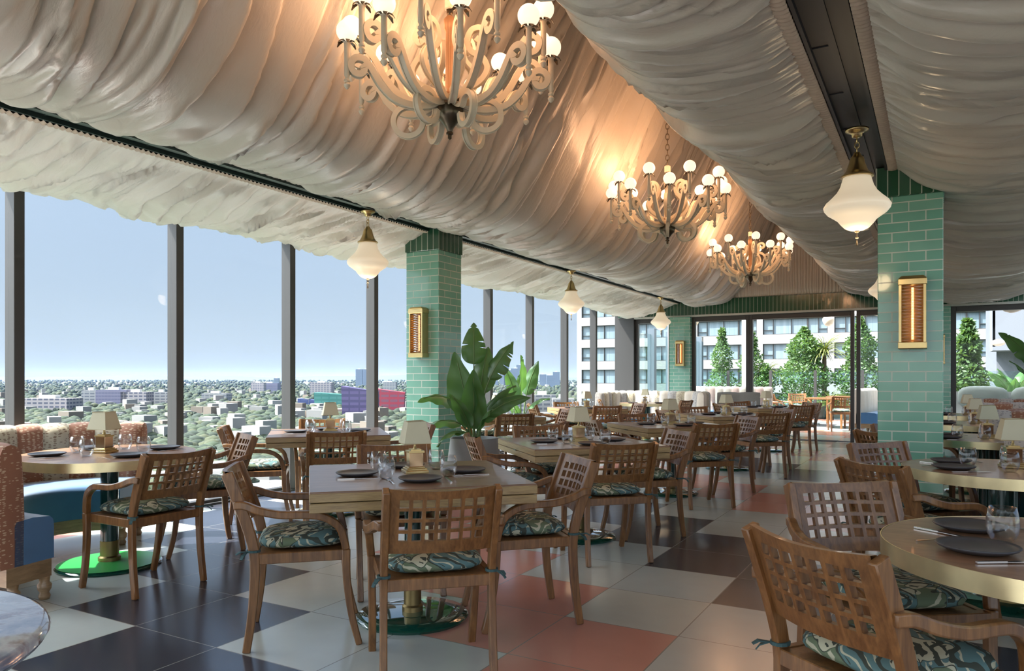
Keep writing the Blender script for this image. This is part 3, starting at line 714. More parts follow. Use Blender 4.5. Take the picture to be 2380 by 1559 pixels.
def place_set(cx, cy, tz, dirs, where, cut=True, rp=.29, glasses=True):
    for (nx, ny, side) in dirs:
        h = math.hypot(nx, ny); nx, ny = nx/h, ny/h
        rx, ry = -ny, nx                       # diner's right when facing -n
        rx, ry = (-ny*-1)*-1, (nx*1)           # right = rotate(-n) clockwise
        px, py = cx + nx*rp, cy + ny*rp
        a = math.atan2(nx, -ny) + PI
        dup(plate, (px, py, tz), rnd.uniform(0,6), 'dark round plate %s %s' % (side, where))
        if glasses: dup(glas, (cx + nx*.155 + rx*.165, cy + ny*.155 + ry*.165, tz), 0, 'clear stemless glass %s %s' % (side, where))
        if cut:
            an = math.atan2(-nx, ny) + PI      # local +Y points inwards (-n)
            dup(fork, (px - rx*.145 - nx*.0, py - ry*.145, tz), an + .05, 'steel fork %s %s' % (side, where))
            dup(knife, (px + rx*.14, py + ry*.14, tz), an - .04, 'steel knife %s %s' % (side, where))
SP = {'SE':'on the viewer side of','SW':'on the window side of','NE':'on the aisle side of','NW':'on the far side of'}
for k, (x, y) in TC.items():
    place_set(x, y, .76, [(1,-1,SP['SE']),(-1,-1,SP['SW']),(1,1,SP['NE']),(-1,1,SP['NW'])], TD[k], cut=k in ('T1','T2','T3','W','L1'))
    dup(lamp, (x-.03, y+.06, .76), PI/4+.1, 'brass lamp with a square cream shade on %s' % TD[k])

# ---- round tables with brass rims
def make_round(name, rx, ry, lab, fl=True):
    t = thing(name, (0,0,0), 0, lab, 'table')
    e = ry/rx
    MB().lathe([(0,.755),(rx-.006,.755),(rx-.006,.760),(0,.760)][1:3] and [(.0,.715),(rx-.004,.715),(rx-.004,.7605),(.0,.7605)],72,ey=e).build('tabletop', M['round_wood'], t)
    MB().lathe([(rx-.003,.703),(rx,.703),(rx,.7615),(rx-.003,.7615),(rx-.003,.703)],72,ey=e).build('brass_rim', M['brass_edge'], t, smooth=True, auto=40)
    b = MB()
    if fl:
        n = 60; vs = []
        for i in range(n):
            a = 2*PI*i/n; r = .085 - .010*abs(math.sin(6*a))
            for z in (.10,.66): vs.append((r*math.cos(a), r*math.sin(a), z))
        b.grid(vs, n, 2, closeu=True); b.lathe([(.08,.66),(.22,.69),(.22,.703)],40)
    else: b.lathe([(.055,.17),(.055,.66),(.2,.69),(.2,.703)],40)
    b.build('green_pedestal', M['green_col'], t, smooth=True, auto=50)
    MB().lathe([(.07,.03),(.07,.06),(.058,.07),(.058,.17)] if not fl else [(.10,.03),(.10,.09),(.088,.10)],32).build('brass_collar', M['collar'], t, smooth=True, auto=40)
    bq = .325 if not fl else .27
    MB().lathe([(.0,.0),(bq-.005,.0),(bq,.012),(bq-.01,.022),(.0,.036)],56).build('round_base', M['green_gloss'], t, smooth=True, auto=50)
    return t
ov = make_round('oval_table', .66, .54, 'oval wooden table with brass rim inside the blue velvet booth', False); ov.location = (-4.87,3.02,0); ov.rotation_euler = (0,0,math.atan2(.62,-.78))
MB().lathe([(.0,.0365),(.31,.0235),(.314,.026),(.0,.040)],48).build('painted_sunlit_disc', plain('painted_sunlit_green', (.03,.30,.07), .3, 0), ov)  # brighter green disc puts the sunlight on this base into its colour
rt = make_round('round_table', .53, .53, 'x')
for (y, lb) in [(2.75,'closest round wooden table with a wide brass rim'),(5.0,'second round brass-rimmed table, standing in front of the aisle column'),(7.4,'third round brass-rimmed table, just beyond the aisle column'),(9.7,'fourth round brass-rimmed table beyond the aisle column'),(12.0,'last round brass-rimmed table before the planted terrace window')]:
    dup(rt, (.37 if y < 3 else .39 if y == 7.4 else .35, 7.46 if y == 7.4 else y, 0), 0, lb, 'round brass-rimmed tables')
dup(rt, (-5.12,14.45,0), 0, 'round brass-rimmed table in front of the far corner booth', 'round brass-rimmed tables')
rk = ['the closest round table','the second round table','the third round table','the fourth round table','the last round table']
for i, y in enumerate([2.75,5.0,7.4,9.7,12.0]):
    x = .37 if i == 0 else .35
    place_set(x, y, .762, [(-.8,-.55,'on the viewer side of'),(-.8,.5,'on the far side of')], rk[i], cut=i < 3, rp=.32, glasses=False)
    dup(glas, (x-.19, y+.0, .762), 0, 'clear stemless glass between the two plates on %s' % rk[i]); dup(glas, (x, y-.17, .762), 0, 'clear stemless glass on the viewer side of the lamp on %s' % rk[i])
    dup(glas, (x+.02, y+.22, .762), 0, 'clear stemless glass beyond the lamp on %s' % rk[i])
    dup(lamp, (x+.03 if i else .40, y+.07 if i else 2.68, .762), .15, 'brass lamp with cream shade on %s' % rk[i])
place_set(-4.87, 3.02, .762, [(1,-.25,'nearest the aisle on'),(.25,1,'at the window end of'),(-.45,-1,'at the booth end of'),(-1,.35,'nearest the window on')], 'the oval booth table', rp=.36)
dup(lamp, (-4.93,3.02,.762), .3, 'brass lamp with cream shade on the oval booth table')
place_set(-5.12, 14.45, .762, [(1,-.3,'at the aisle side of'),(-.6,-1,'at the near side of')], 'the far round table', cut=False, rp=.34)
dup(lamp, (-5.15,14.5,.762), .2, 'tiny looking brass lamp on the far round table')
# marble table, cut by the frame
mt = thing('marble_table', (-1.90,.44,0), 0, 'round veined marble table at the very corner of the view', 'table')
MB().lathe([(.0,.725),(.49,.725),(.512,.735),(.518,.745),(.512,.756),(.50,.76),(.0,.76)],72).build('marble_top', M['marble'], mt, smooth=True, auto=50)
MB().lathe([(.30,.02),(.30,.1),(.24,.2),(.24,.6),(.36,.70),(.45,.725)],40).build('pedestal', M['green_col'], mt, smooth=True, auto=50)

# ---- channelled booths
def resample(pts, n):
    P = smoothpath([(x, y, 0) for x, y in pts], 10); d = [0]
    for i in range(1, len(P)): d.append(d[-1] + (P[i]-P[i-1]).length)
    a = np.array([[p.x, p.y] for p in P]); s = np.linspace(0, d[-1], n)
    return np.stack([np.interp(s, d, a[:,0]), np.interp(s, d, a[:,1])], 1), d[-1]
def booth(name, back, inner, label, h=.90, chw=.19, mats=None, seatmat=None, seat=True, legs=True, group=None, th=.13, outer=None, z0=.23):
    cx = sum(p[0] for p in back)/len(back); cy = sum(p[1] for p in back)/len(back)
    t = thing(name, (0,0,0), 0, label, 'booth', group)
    _, L = resample(back, 10); nc = max(2, round(L/chw)); per = 6; n = nc*per+1
    B, _ = resample(back, n); I_, _ = resample(inner, n)
    d = I_-B; d /= np.linalg.norm(d, axis=1)[:,None]
    mb = MB(); vs = []
    for i in range(n):
        u = (i % per)/per; bl = abs(math.sin(PI*i/per))**.55
        o_ = d[i]; prof = [(th/2+.010+.022*bl, z0),(th/2+.012+.035*bl,.47),(th/2+.006+.035*bl,h*.75),(th/2-.002+.030*bl,h-.07),(th/2-.022+.022*bl,h-.018),(0,h+.012*bl),(-th/2+.02,h-.012),(-th/2,h-.06),(-th/2,z0)]
        for (q, z) in prof: vs.append((B[i][0]+o_[0]*q, B[i][1]+o_[1]*q, z))
    k = 9; b0 = 0
    for i in range(n-1):
        mi = (i//per) % len(mats)
        for j in range(k-1):
            mj = mi if j < 6 or outer is None else len(mats)
            mb.f.append((i*k+j, (i+1)*k+j, (i+1)*k+j+1, i*k+j+1)); mb.m.append(mj)
    mb.v = vs; mb.f.append(tuple(range(k))); mb.m.append(0); mb.f.append(tuple((n-1)*k+j for j in range(k))[::-1]); mb.m.append((nc-1) % len(mats))
    mb.build('channelled_backrest', mats + ([outer] if outer else []), t, smooth=True, auto=60)
    if seat:
        s = MB(); vs = []; prof = [(.08,z0),(.08,.45),(.12,.475),(.5,.485),(.9,.475),(.98,.455),(1.0,.42),(1.0,z0)]
        for i in range(n):
            for (q, z) in prof: vs.append((B[i][0]*(1-q)+I_[i][0]*q, B[i][1]*(1-q)+I_[i][1]*q, z))
        s.grid(vs, n, len(prof)); s.f.append(tuple(range(len(prof)))[::-1]); s.m.append(0); s.f.append(tuple((n-1)*len(prof)+j for j in range(len(prof)))); s.m.append(0)
        s.build('seat', seatmat or M['velvet'], t, smooth=True, auto=55)
        s = MB(); vs = []
        for i in range(n):
            for (q, z) in [(-.1,z0),(-.1,.13),(.94,.13),(.94,z0)]: vs.append((B[i][0]*(1-q)+I_[i][0]*q, B[i][1]*(1-q)+I_[i][1]*q, z))
        s.grid(vs, n, 4); s.f.append((3,2,1,0)); s.m.append(0); b_ = (n-1)*4; s.f.append((b_,b_+1,b_+2,b_+3)); s.m.append(0)
        s.build('wooden_plinth', M['oak_base'], t)
        if legs:
            for i in (1, n//3, 2*n//3, n-2):
                for q in (.12,.82):
                    x, y = B[i][0]*(1-q)+I_[i][0]*q, B[i][1]*(1-q)+I_[i][1]*q
                    MB().lathe([(.0,0),(.026,0),(.032,.02),(.024,.04),(.036,.06),(.038,.085),(.026,.1),(.03,.13)],16,x,y).build('turned_leg', M['oak_base'], t, smooth=True)
    return t
booth('curved_booth', [(-4.38,2.16),(-4.8,2.10),(-5.4,2.12),(-5.9,2.45),(-6.08,3.0),(-5.95,3.5),(-5.62,3.78)], [(-4.44,2.42),(-4.78,2.42),(-5.15,2.52),(-5.42,2.75),(-5.50,3.0),(-5.46,3.2),(-5.32,3.38)], 'curved booth with blue velvet seat and rust and beige channelled back by the window', mats=[M['dash_orange'],M['dash_beige']], h=.905)
for k, y in enumerate([5.0,7.4,9.7,12.0]):
    booth('curved_booth', [(.62,y-.95),(1.1,y-.85),(1.38,y-.3),(1.38,y+.35),(1.1,y+.86),(.42,y+.97)], [(.75,y-.62),(.95,y-.55),(1.02,y-.2),(1.02,y+.2),(.9,y+.5),(.52,y+.62)], 'rust and grey channelled booth around %s' % rk[k+1], mats=[M['dash_orange'],M['dash_grey']], h=.96, group='channelled booths along the aisle tables')
booth('corner_booth', [(-6.1,14.3),(-6.15,15.2),(-5.9,15.66),(-5.1,15.74),(-4.45,15.72),(-4.12,15.4),(-4.08,14.75)], [(-5.75,14.4),(-5.72,15.0),(-5.6,15.25),(-5.1,15.3),(-4.7,15.28),(-4.52,15.1),(-4.5,14.8)], 'far corner booth with pale patterned channels against the end wall', mats=[M['dash_grey'],M['dash_beige'],M['cream_cloth']], h=.98)
booth('booth_divider', [(-3.90,15.35),(-3.7,15.45),(-3.1,15.6)], [(-3.85,15.0),(-3.6,15.1),(-3.05,15.2)], 'plain grey upholstered divider standing before the fixed end window', mats=[M['grey_cloth']], h=.97, seat=False, chw=.35, z0=0)
booth('terrace_banquette', [(-5.7,18.4),(-5.2,18.5),(-4.2,18.55),(-3.4,18.5)], [(-5.7,18.0),(-5.2,18.05),(-4.2,18.1),(-3.4,18.05)], 'cream and pink channelled outdoor banquette behind the fixed end window', mats=[M['cream_cloth'],M['pink_cloth'],M['cream_cloth']], h=1.05, seatmat=M['velvet'])
booth('terrace_sofa', [(-1.62,18.6),(-1.45,18.9),(-1.4,19.6),(-1.3,20.2)], [(-1.15,18.6),(-1.0,18.9),(-.95,19.6),(-.9,20.1)], 'cream outdoor sofa with blue seat seen past the door frame', mats=[M['cream_cloth']], h=1.02, seatmat=M['velvet'], chw=.3)

# ---- outdoor tables
def make_out():
    t = thing('terrace_table', (0,0,0), 0, 'x', 'table', 'terrace tables')
    MB().box(-.45,.45,-.45,.45,.725,.76).build('tabletop', M['teak'], t, bevel=.004)
    for sx in (-1,1):
        for sy in (-1,1): MB().box(sx*.41-.025,sx*.41+.025,sy*.41-.025,sy*.41+.025,0,.725).build('leg', M['teak'], t)
    return t
ot = make_out()
dup(ot, (-2.45,20.5,0), 0, 'teak terrace table in the middle of the doorway view')
dup(ot, (-2.2,22.6,0), 0, 'teak terrace table close to the glass balustrade')
# bench cushions on the terrace beyond the aisle window
bt = thing('terrace_bench', (1.32,18.2,0), 0, 'white slatted bench with two rounded grey-green back cushions outside the aisle window', 'bench')
b = MB(); b.box(-.95,.95,-.35,.3,.36,.42); b.box(-.95,.95,.25,.30,.42,.98)
for k in range(4): b.box(-.95+.6*k,-.90+.6*k,-.3,.3,0,.36)
b.build('bench_frame', M['white_frame'], bt)
for sx in (-.47,.47):
    c = MB(); nu, nv = 24, 9; vs = []
    for i in range(nu):
        a = 2*PI*i/nu; ca, sa = math.cos(a), math.sin(a); r = 1/((abs(ca)**3.5+abs(sa)**3.5)**(1/3.5))
        for j in range(nv):
            q = PI*j/(nv-1)-PI/2; rad = max(0,math.cos(q))**.5
            vs.append((sx+r*ca*.45*rad, .13+.10*math.sin(q), .86+r*sa*.24*rad))
    c.grid(vs, nu, nv, closeu=True).build('back_cushion', M['cushion_plain'], bt, smooth=True)

# ================================================================ PLANTS
def paddle(mb, base, direction, L, Wd, lean, droop, roll=0, fold=.25, splits=0, seed=0, stalk=None):
    """banana-type leaf blade along an arching midrib; returns nothing"""
    r = random.Random(seed); d = Vector((math.cos(direction), math.sin(direction), 0)); side0 = Vector((-d.y, d.x, 0))
    n = 44; P = []; ang = lean; p = Vector(base)
    for i in range(n+1):
        P.append(p.copy()); p = p + (d*math.sin(ang) + Vector((0,0,math.cos(ang))))*(L/n); ang += droop/n
    vs = []; cols = 9
    cut = {(r.randrange(9, n-3), r.choice((-1, 1))): r.uniform(.25, .6) for _ in range(splits)}
    for i in range(n+1):
        t = i/n; w = Wd*(math.sin(PI*min(1, t**.62))**.75)
        if i == n: w = .002
        tan = (P[min(i+1,n)]-P[max(i-1,0)]).normalized(); sd = side0*math.cos(roll) + tan.cross(side0)*math.sin(roll); up = sd.cross(tan)
        for j in range(cols):
            q = (j-(cols-1)/2)/((cols-1)/2)
            wav = .010*math.sin(t*17+seed+q*2)*abs(q)
            cq = cut.get((i, 1 if q > 0 else -1), 1); q = max(-cq, min(cq, q))
            vs.append(P[i] + sd*(q*w/2) + up*(-abs(q)*abs(q)*w*fold*.5*-1 + wav))
    mb.grid(vs, n+1, cols)
    return P
def banana(name, loc, leaves, label, pot=None, group=None, scale=1):
    t = thing(name, loc, 0, label, 'plant', group)
    pr, ph = pot
    MB().lathe([(.0,0),(pr*1.35,0),(pr*1.36,.02),(pr*1.02,ph-.02),(pr*1.04,ph),(pr*.94,ph),(pr*.93,ph-.05),(.0,ph-.05)],40).build('planter', M['planter'], t, smooth=True, auto=50)
    MB().lathe([(.0,ph-.04),(pr*.92,ph-.04)],24).build('soil', M['soil'], t)
    for i, (az, hgt, lean, L, W_, droop, roll, sp) in enumerate(leaves):
        a = R(az); d = Vector((math.cos(a), math.sin(a), 0)); pts = []; ang = .05; p = Vector((d.x*.05, d.y*.05, ph-.05))
        for k in range(9):
            pts.append(p.copy()); ang = lean*(k/8)**1.2; p = p + (d*math.sin(ang)+Vector((0,0,math.cos(ang))))*(hgt/8)
        lf = MB(); P = paddle(lf, pts[-1], a, L, W_, lean, droop, R(roll), .35, sp, i*7+3)
        o = lf.build('leaf', M['leaf'], t, smooth=True)
        st = MB(); st.sweep(pts + P[1:40:6], [.016-.0012*k for k in range(9)] + [.005]*7, None, n=6); st.build('stalk', M['petiole'], o, smooth=True)
    return t
# az: 0 = +X (away from windows), camera sits toward az ~ -60
banana('potted_banana_plant', (-4.10,6.40,0), [
  (125,.80,.06,.44,.26,.15,0,6),(30,.66,.42,.46,.25,.30,55,6),(75,.50,.15,.50,.27,.2,30,3),(-145,.26,.12,.68,.36,.18,55,0),(-60,.14,.12,.62,.27,.12,0,0),
  (-150,.40,.75,.46,.27,1.5,25,1),(-140,.20,1.0,.50,.23,1.6,20,0),(-115,.12,1.15,.40,.18,1.6,10,0),(20,.30,.80,.50,.17,.8,60,0),(45,.22,.60,.48,.16,.5,50,0),
  (-30,.12,.5,.42,.15,.9,40,0),(-95,.16,.45,.48,.17,.6,20,0),(60,.3,.5,.5,.2,.9,0,2)],
  'tall potted banana plant in a grey planter beside the tiled column', pot=(.24,.66))
banana('potted_banana_plant', (-5.75,10.35,0), [
  (-60,.55,.15,.60,.26,.2,65,3),(30,.5,.2,.58,.24,.3,70,2),(120,.42,.3,.5,.2,.5,50,1),(-120,.45,.25,.55,.20,.3,60,2),(0,.3,.7,.45,.18,1.0,30,0),(180,.3,.7,.45,.18,1.0,30,0),(-90,.2,.6,.4,.16,.9,20,0)],
  'small banana plant by the windows between the two distant square tables', pot=(.20,.55))
banana('potted_banana_plant', (1.42,13.6,0), [(a, .5+.2*(k%3), .3+.1*(k%4), .6, .26, .7, 40*(k%3)-30, 2) for k, a in enumerate(range(0,360,36))],
  'dark leafy plant in a planter beside the aisle booths', pot=(.24,.7))

def leafcloud(mb, n, shape, size, seed, spread=1.0):
    r = random.Random(seed)
    for _ in range(n):
        p = shape(r); a, b = r.uniform(0, 2*PI), r.uniform(-.9, .9); s = size*r.uniform(.6,1.3)
        d = Vector((math.cos(a)*math.cos(b), math.sin(a)*math.cos(b), math.sin(b))); q = d.cross(Vector((r.uniform(-1,1), r.uniform(-1,1), r.uniform(-1,1)))).normalized()
        P = Vector(p); mb.add([P, P+d*s*.5+q*s*.25, P+d*s, P+d*s*.5-q*s*.25], [(0,1,2,3)])
def shrub(x, y, w, h, n, label, seed, pot=True, size=.10):
    t = thing('conical_shrub', (x, y, 0), 0, label, 'shrub', 'shrubs on the terrace')
    z0 = .35
    def shp(r):
        u = r.random()**.8; z = z0 + (h-z0)*u; rad = w/2*(1-u)**.65*(1+.25*math.sin(u*17+seed)); a = r.uniform(0, 2*PI); k = r.random()**.35
        return (rad*k*math.cos(a), rad*k*math.sin(a), z)
    f = MB(); leafcloud(f, n, shp, size, seed); f.build('foliage', M['shrub'], t)
    MB().sweep([(0,0,.3),(0,0,h*.8)], [.03,.01], None, n=6).build('trunk', M['bark'], t)
    MB().lathe([(.0,0),(w*.28,0),(w*.33,.4),(w*.28,.4),(.0,.36)],16).build('pot', M['planter'], t)
shrub(-3.62,25.0,2.15,2.85,7500,'big dense conical shrub in the middle of the doorway view',1)
shrub(-2.0,24.95,1.7,3.1,5500,'tall conical shrub rising against the door frame',2)
shrub(-6.15,24.8,1.15,2.9,3000,'slim shrub seen through the fixed end window, window side',3)
shrub(-5.2,24.8,1.2,2.75,3000,'slim shrub seen through the fixed end window, doorway side',4)
shrub(-4.72,24.6,.9,1.7,1600,'low shrub peeking past the terrace post',5)
shrub(-1.1,24.8,1.2,2.0,2200,'round shrub beside the closed glass door',6)
shrub(.62,19.4,.95,2.55,3600,'airy ficus shrub in a brown pot outside the aisle window',7, size=.12)
def spiky(x, y, h, n, L, label, seed, mat='shrub_y', trunk=True):
    t = thing('spiky_palm', (x, y, 0), 0, label, 'palm', 'spiky palms on the terrace'); r = random.Random(seed); f = MB()
    for _ in range(n):
        a = r.uniform(0, 2*PI); e = r.uniform(.1, 1.5); ll = L*r.uniform(.6,1.1); d = Vector((math.cos(a), math.sin(a), 0)); p = Vector((0,0,h)); pts = [p]; ang = e
        for k in range(4): p = p + (d*math.sin(ang)+Vector((0,0,math.cos(ang))))*ll/4; ang += .35; pts.append(p)
        f.sweep(pts, [.02,.03,.026,.016,.003], .003)
    f.build('fronds', M[mat], t)
    MB().sweep([(0,0,0),(0,0,h)], [.08,.06], None, n=8).build('trunk', M['bark'], t)
spiky(-4.75,25.0,1.35,120,.75,'yellow-green spiky palm between the white post and the big shrub',1)
spiky(-3.05,25.2,2.0,170,.95,'drooping yellow palm above the big conical shrub',2)
spiky(-2.75,24.3,.45,90,.7,'low spiky clump between the two doorway shrubs',3)
banana('terrace_banana_plant', (1.7,22.4,0), [(a, .45+.2*(k%3), .35+.15*(k%3), .62, .30, .7, 30*(k%4)-40, 1) for k, a in enumerate(range(0,360,30))],
  'broad leaved banana clump growing outside the aisle window', pot=(.26,.4))
banana('terrace_banana_plant', (-.75,23.0,0), [(a, .5+.2*(k%3), .2+.15*(k%3), .7, .26, .5, 30*(k%4)-40, 1) for k, a in enumerate(range(0,360,45))],
  'bright banana plant beyond the closed glass door', pot=(.22,.4))

# ---- terrace balustrade, windscreen, pergola
bal = thing('terrace_balustrade', (-9,23.7,0), 0, 'frameless glass balustrade with dark posts around the terrace', 'balustrade')
for k in range(13): MB().box(-.04+4.6-2.56+1.28*k-1.28,.04+4.6-2.56+1.28*k-1.28,-.03,.03,0,1.5).build('post', M['steel_dark'], bal)
for k in range(12): MB().box(.06+.76+1.28*k,1.22+.76+1.28*k,-.008,.008,.06,1.45).build('glass_panel', M['balustrade_glass'], bal)
ws = thing('terrace_windscreen', (-6.42,17.1,0), 0, 'glass windscreen with blue-grey posts outside the end window', 'windscreen')
pm = plain('blue_grey_post', (.10,.13,.16), .5)
for k in range(5): MB().box(-.09,.09,1.5*k-.09,1.5*k+.09,0,2.55).build('post', pm, ws)
for k in range(4): MB().box(-.006,.006,1.5*k+.09,1.5*k+1.41,.05,2.4).build('glass_panel', M['balustrade_glass'], ws)
pg = thing('pergola', (0,0,0), 0, 'white pergola with a pale awning over the terrace outside the doorway', 'pergola')
for (x, y) in ((-4.62,21.4),(-5.95,18.9),(-.15,21.6),(1.9,19.8)): MB().box(x-.11,x+.11,y-.11,y+.11,0,2.95).build('post', M['white_paint'], pg)
b = MB(); b.box(-6.3,5,16.35,16.5,2.72,2.9); b.box(-6.3,5,21.35,21.55,2.95,3.12); b.build('beam', M['white_paint'], pg)
vs = [(-6.2+.28*i, 16.4+ (17.9-16.4)*j/10, 2.98-.10*abs(math.sin(i*.9))-.15*math.sin(PI*j/10)) for i in range(41) for j in range(11)]
MB().grid(vs, 41, 11).build('awning', M['cream_cloth'], pg, smooth=True)
def outlamp(x, y, z, s, label):
    t = thing('terrace_pendant', (x, y, z), 0, label, 'lamp')
    MB().lathe([(.0,.0),(.05,0),(.05,-.02),(.008,-.03),(.008,-.12),(.03,-.14),(.08,-.18),(.085,-.195)],16).build('metal_cap', M['bronze'], t, smooth=True, auto=50)
    MB().lathe([(.085*s,-.195),(.12*s,-.24),(.125*s,-.29),(.10*s,-.36),(.05*s,-.41),(.0,-.42)],24).build('globe_shade', M['milk'], t, smooth=True)
outlamp(-2.12,18.2,2.86,1,'small amber globe pendant hanging outside the doorway')
outlamp(-4.95,17.3,2.9,1,'amber globe pendant cut by the edge of the fixed end window')
for i, (x, y, z, lb) in enumerate([(-1.05,18.2,2.72,'woven shell lantern hanging beyond the closed glass door'),(1.35,18.2,2.70,'woven shell lantern hanging high outside the aisle window'),(1.5,24.5,2.25,'woven shell lantern hanging low outside the aisle window')]):
    o = MB().lathe([(.03,.09),(.12,.06),(.18,0),(.15,-.06),(.05,-.10),(.0,-.10)],14).build('hanging_lantern', M['cream_cloth'], None, smooth=True); o.location = (x, y, z); tag(o, lb, 'lantern', 'woven terrace lanterns')
# ================================================================ OUTSIDE WORLD
GZ = -40.0
TH = math.atan(985/1725); S_, C_ = math.sin(TH), math.cos(TH)
def bearing(t, d): return (d*(-S_+t*C_), d*(C_+t*S_))      # sideways slope t, distance d along the view axis
m = NT('city_ground'); tc = m.n('ShaderNodeTexCoord')
a = m.noise(tc.outputs['Object'], .02, 5, .65); b_ = m.noise(tc.outputs['Object'], .004, 4, .6)
vo = m.n('ShaderNodeTexVoronoi', distance='CHEBYCHEV'); m.l(tc.outputs['Object'], vo.inputs['Vector']); vo.inputs['Scale'].default_value = .045
c = m.mix(m.math('GREATER_THAN', a, .5), (.045,.06,.03), (.13,.125,.11)); c = m.mix(m.math('LESS_THAN', vo.outputs['Distance'], .22), c, (.17,.165,.15)); c = m.mix(m.math('GREATER_THAN', b_, .52), c, (.045,.06,.035), 'MIX')
m.col(c).p(rough=.95); M['city_ground'] = m.m
g = MB().box(-16000, 3000, -6000, 18000, GZ-5, GZ).build('ground', M['city_ground']); g['kind'] = 'structure'
# hills on the horizon
hv = []; N = 140
for i in range(N):
    t = -1.0+1.5*i/(N-1); h = 55+45*noise.noise((t*3,0,1))+30*noise.noise((t*11,2,1))
    for (dd, hh) in ((9000,0),(9600,max(8,h)),(10600,0)):
        x, y = bearing(t, dd); hv.append((x, y, GZ+hh))
o = MB().grid(hv, N, 3).build('distant_hills', plain('hill_green', (.05,.065,.05), .95, 0, .3, .002), None, smooth=True); o['kind'] = 'structure'
# near street below the windows
st = MB(); 
for (x0,y0,x1,y1,w) in ((-330,40,-190,330,16),(-420,150,-150,260,14),(-600,330,-260,430,13)):
    st.sweep([(x0,y0,GZ+.15),(x1,y1,GZ+.15)], w, .2, side=Vector((y1-y0, x0-x1, 0)))
o = st.build('streets', plain('asphalt', (.11,.11,.115), .9)); o['kind'] = 'structure'; o.name = 'street'

wallc = [(.72,.70,.66),(.62,.58,.52),(.78,.77,.75),(.55,.50,.45),(.66,.62,.60)]
def winmat(name, wall, win, bw, bh, ms=.28):
    m = NT(name); tc = m.n('ShaderNodeTexCoord'); sp = m.n('ShaderNodeSeparateXYZ'); m.l(tc.outputs['Object'], sp.inputs[0])
    def fr(s, w): return m.math('FRACT', m.math('DIVIDE', s, w))
    u = fr(m.math('ADD', sp.outputs[0], sp.outputs[1]), bw); z = fr(sp.outputs[2], bh)
    f = m.math('MULTIPLY', m.math('MULTIPLY', m.math('GREATER_THAN', u, ms*.5), m.math('LESS_THAN', u, 1-ms*.5)), m.math('MULTIPLY', m.math('GREATER_THAN', z, .35), m.math('LESS_THAN', z, .85)))
    ge = m.n('ShaderNodeNewGeometry'); s2 = m.n('ShaderNodeSeparateXYZ'); m.l(ge.outputs['Normal'], s2.inputs[0])
    f = m.math('MULTIPLY', f, m.math('LESS_THAN', s2.outputs[2], .5))
    m.col(m.mix(f, wall, win)).p(rough=.7); return m.m
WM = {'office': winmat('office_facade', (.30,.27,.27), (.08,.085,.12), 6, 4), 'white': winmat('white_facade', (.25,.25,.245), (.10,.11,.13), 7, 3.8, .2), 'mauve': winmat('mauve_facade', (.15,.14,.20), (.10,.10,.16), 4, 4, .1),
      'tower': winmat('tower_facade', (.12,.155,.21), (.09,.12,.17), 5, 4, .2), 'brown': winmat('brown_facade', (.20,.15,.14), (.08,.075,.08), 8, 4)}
def building(px, yb, wpx, ytop, mat, label, depth=.6, group=None, roofbox=True, rz=None, color=None):
    """px: bearing column centre, yb: row where it meets the ground, both turned into a place on the ground"""
    t = (px-1190)/1725; d = 1725*(1.27-GZ)/(yb-878); x, y = bearing(t, d); w = wpx*d/1725; h = (yb-ytop)*d/1725
    mt = WM.get(mat) or color; e = thing('office_building', (x, y, GZ), rz if rz is not None else TH, label, 'building', group)
    MB().box(-w/2, w/2, 0, w*depth, -1, h).build('tower_block', mt, e)
    if roofbox: MB().box(-w*.2, w*.15, w*depth*.3, w*depth*.6, h, h+3.5).build('roof_housing', M['trim_white'], e)
    return e
building(258,955,72,906,'mauve','mauve slab office building with pale vertical ribs seen through the window behind the booth')
building(208,953,38,907,'white','narrow pale office tower beside the mauve slab')
building(310,955,60,911,'office','beige gridded office block to the right of the mauve slab')
building(372,952,34,911,'white','white office block with banded windows near the window post')
building(400,952,26,914,'brown','brownish office block half hidden by the window post')
building(100,968,110,926,'office','long low mauve-grey warehouse block behind the booth', color=None)
building(497,940,58,914,'white','pale five storey block standing alone among the houses')
building(598,916,30,889,'office','pale twin slab block on the rise, window side')
building(625,915,40,890,'mauve','mauve twin slab block on the rise, aisle side')
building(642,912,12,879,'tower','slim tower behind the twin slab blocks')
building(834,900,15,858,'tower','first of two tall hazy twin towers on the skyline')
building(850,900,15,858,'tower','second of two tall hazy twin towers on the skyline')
building(745,925,50,889,'office','grey mid-rise beyond the colourful complex')
building(905,915,30,888,'white','white mid-rise next to the tiled column')
building(590,905,14,886,'white','tiny white tower far on the ridge')
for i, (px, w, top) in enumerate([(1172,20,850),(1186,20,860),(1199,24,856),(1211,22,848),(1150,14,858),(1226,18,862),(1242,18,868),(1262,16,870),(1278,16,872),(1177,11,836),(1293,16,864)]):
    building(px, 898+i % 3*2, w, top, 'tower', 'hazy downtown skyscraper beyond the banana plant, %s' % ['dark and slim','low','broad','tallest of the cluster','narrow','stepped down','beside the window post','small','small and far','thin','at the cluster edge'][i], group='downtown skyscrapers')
building(1211,921,36,890,'white','big white blank block behind the terraced apartments', roofbox=False)
for i, (px, yb, w, top) in enumerate([(1200,990,78,912),(1262,985,60,918),(1310,990,50,926),(1150,985,40,922)]):
    building(px, yb, w, top, 'white', 'white terraced apartment house below the windows, %s' % ['widest','beside the window post','nearest the hotel','behind the table lamp'][i], group='terraced apartment houses', depth=.8)
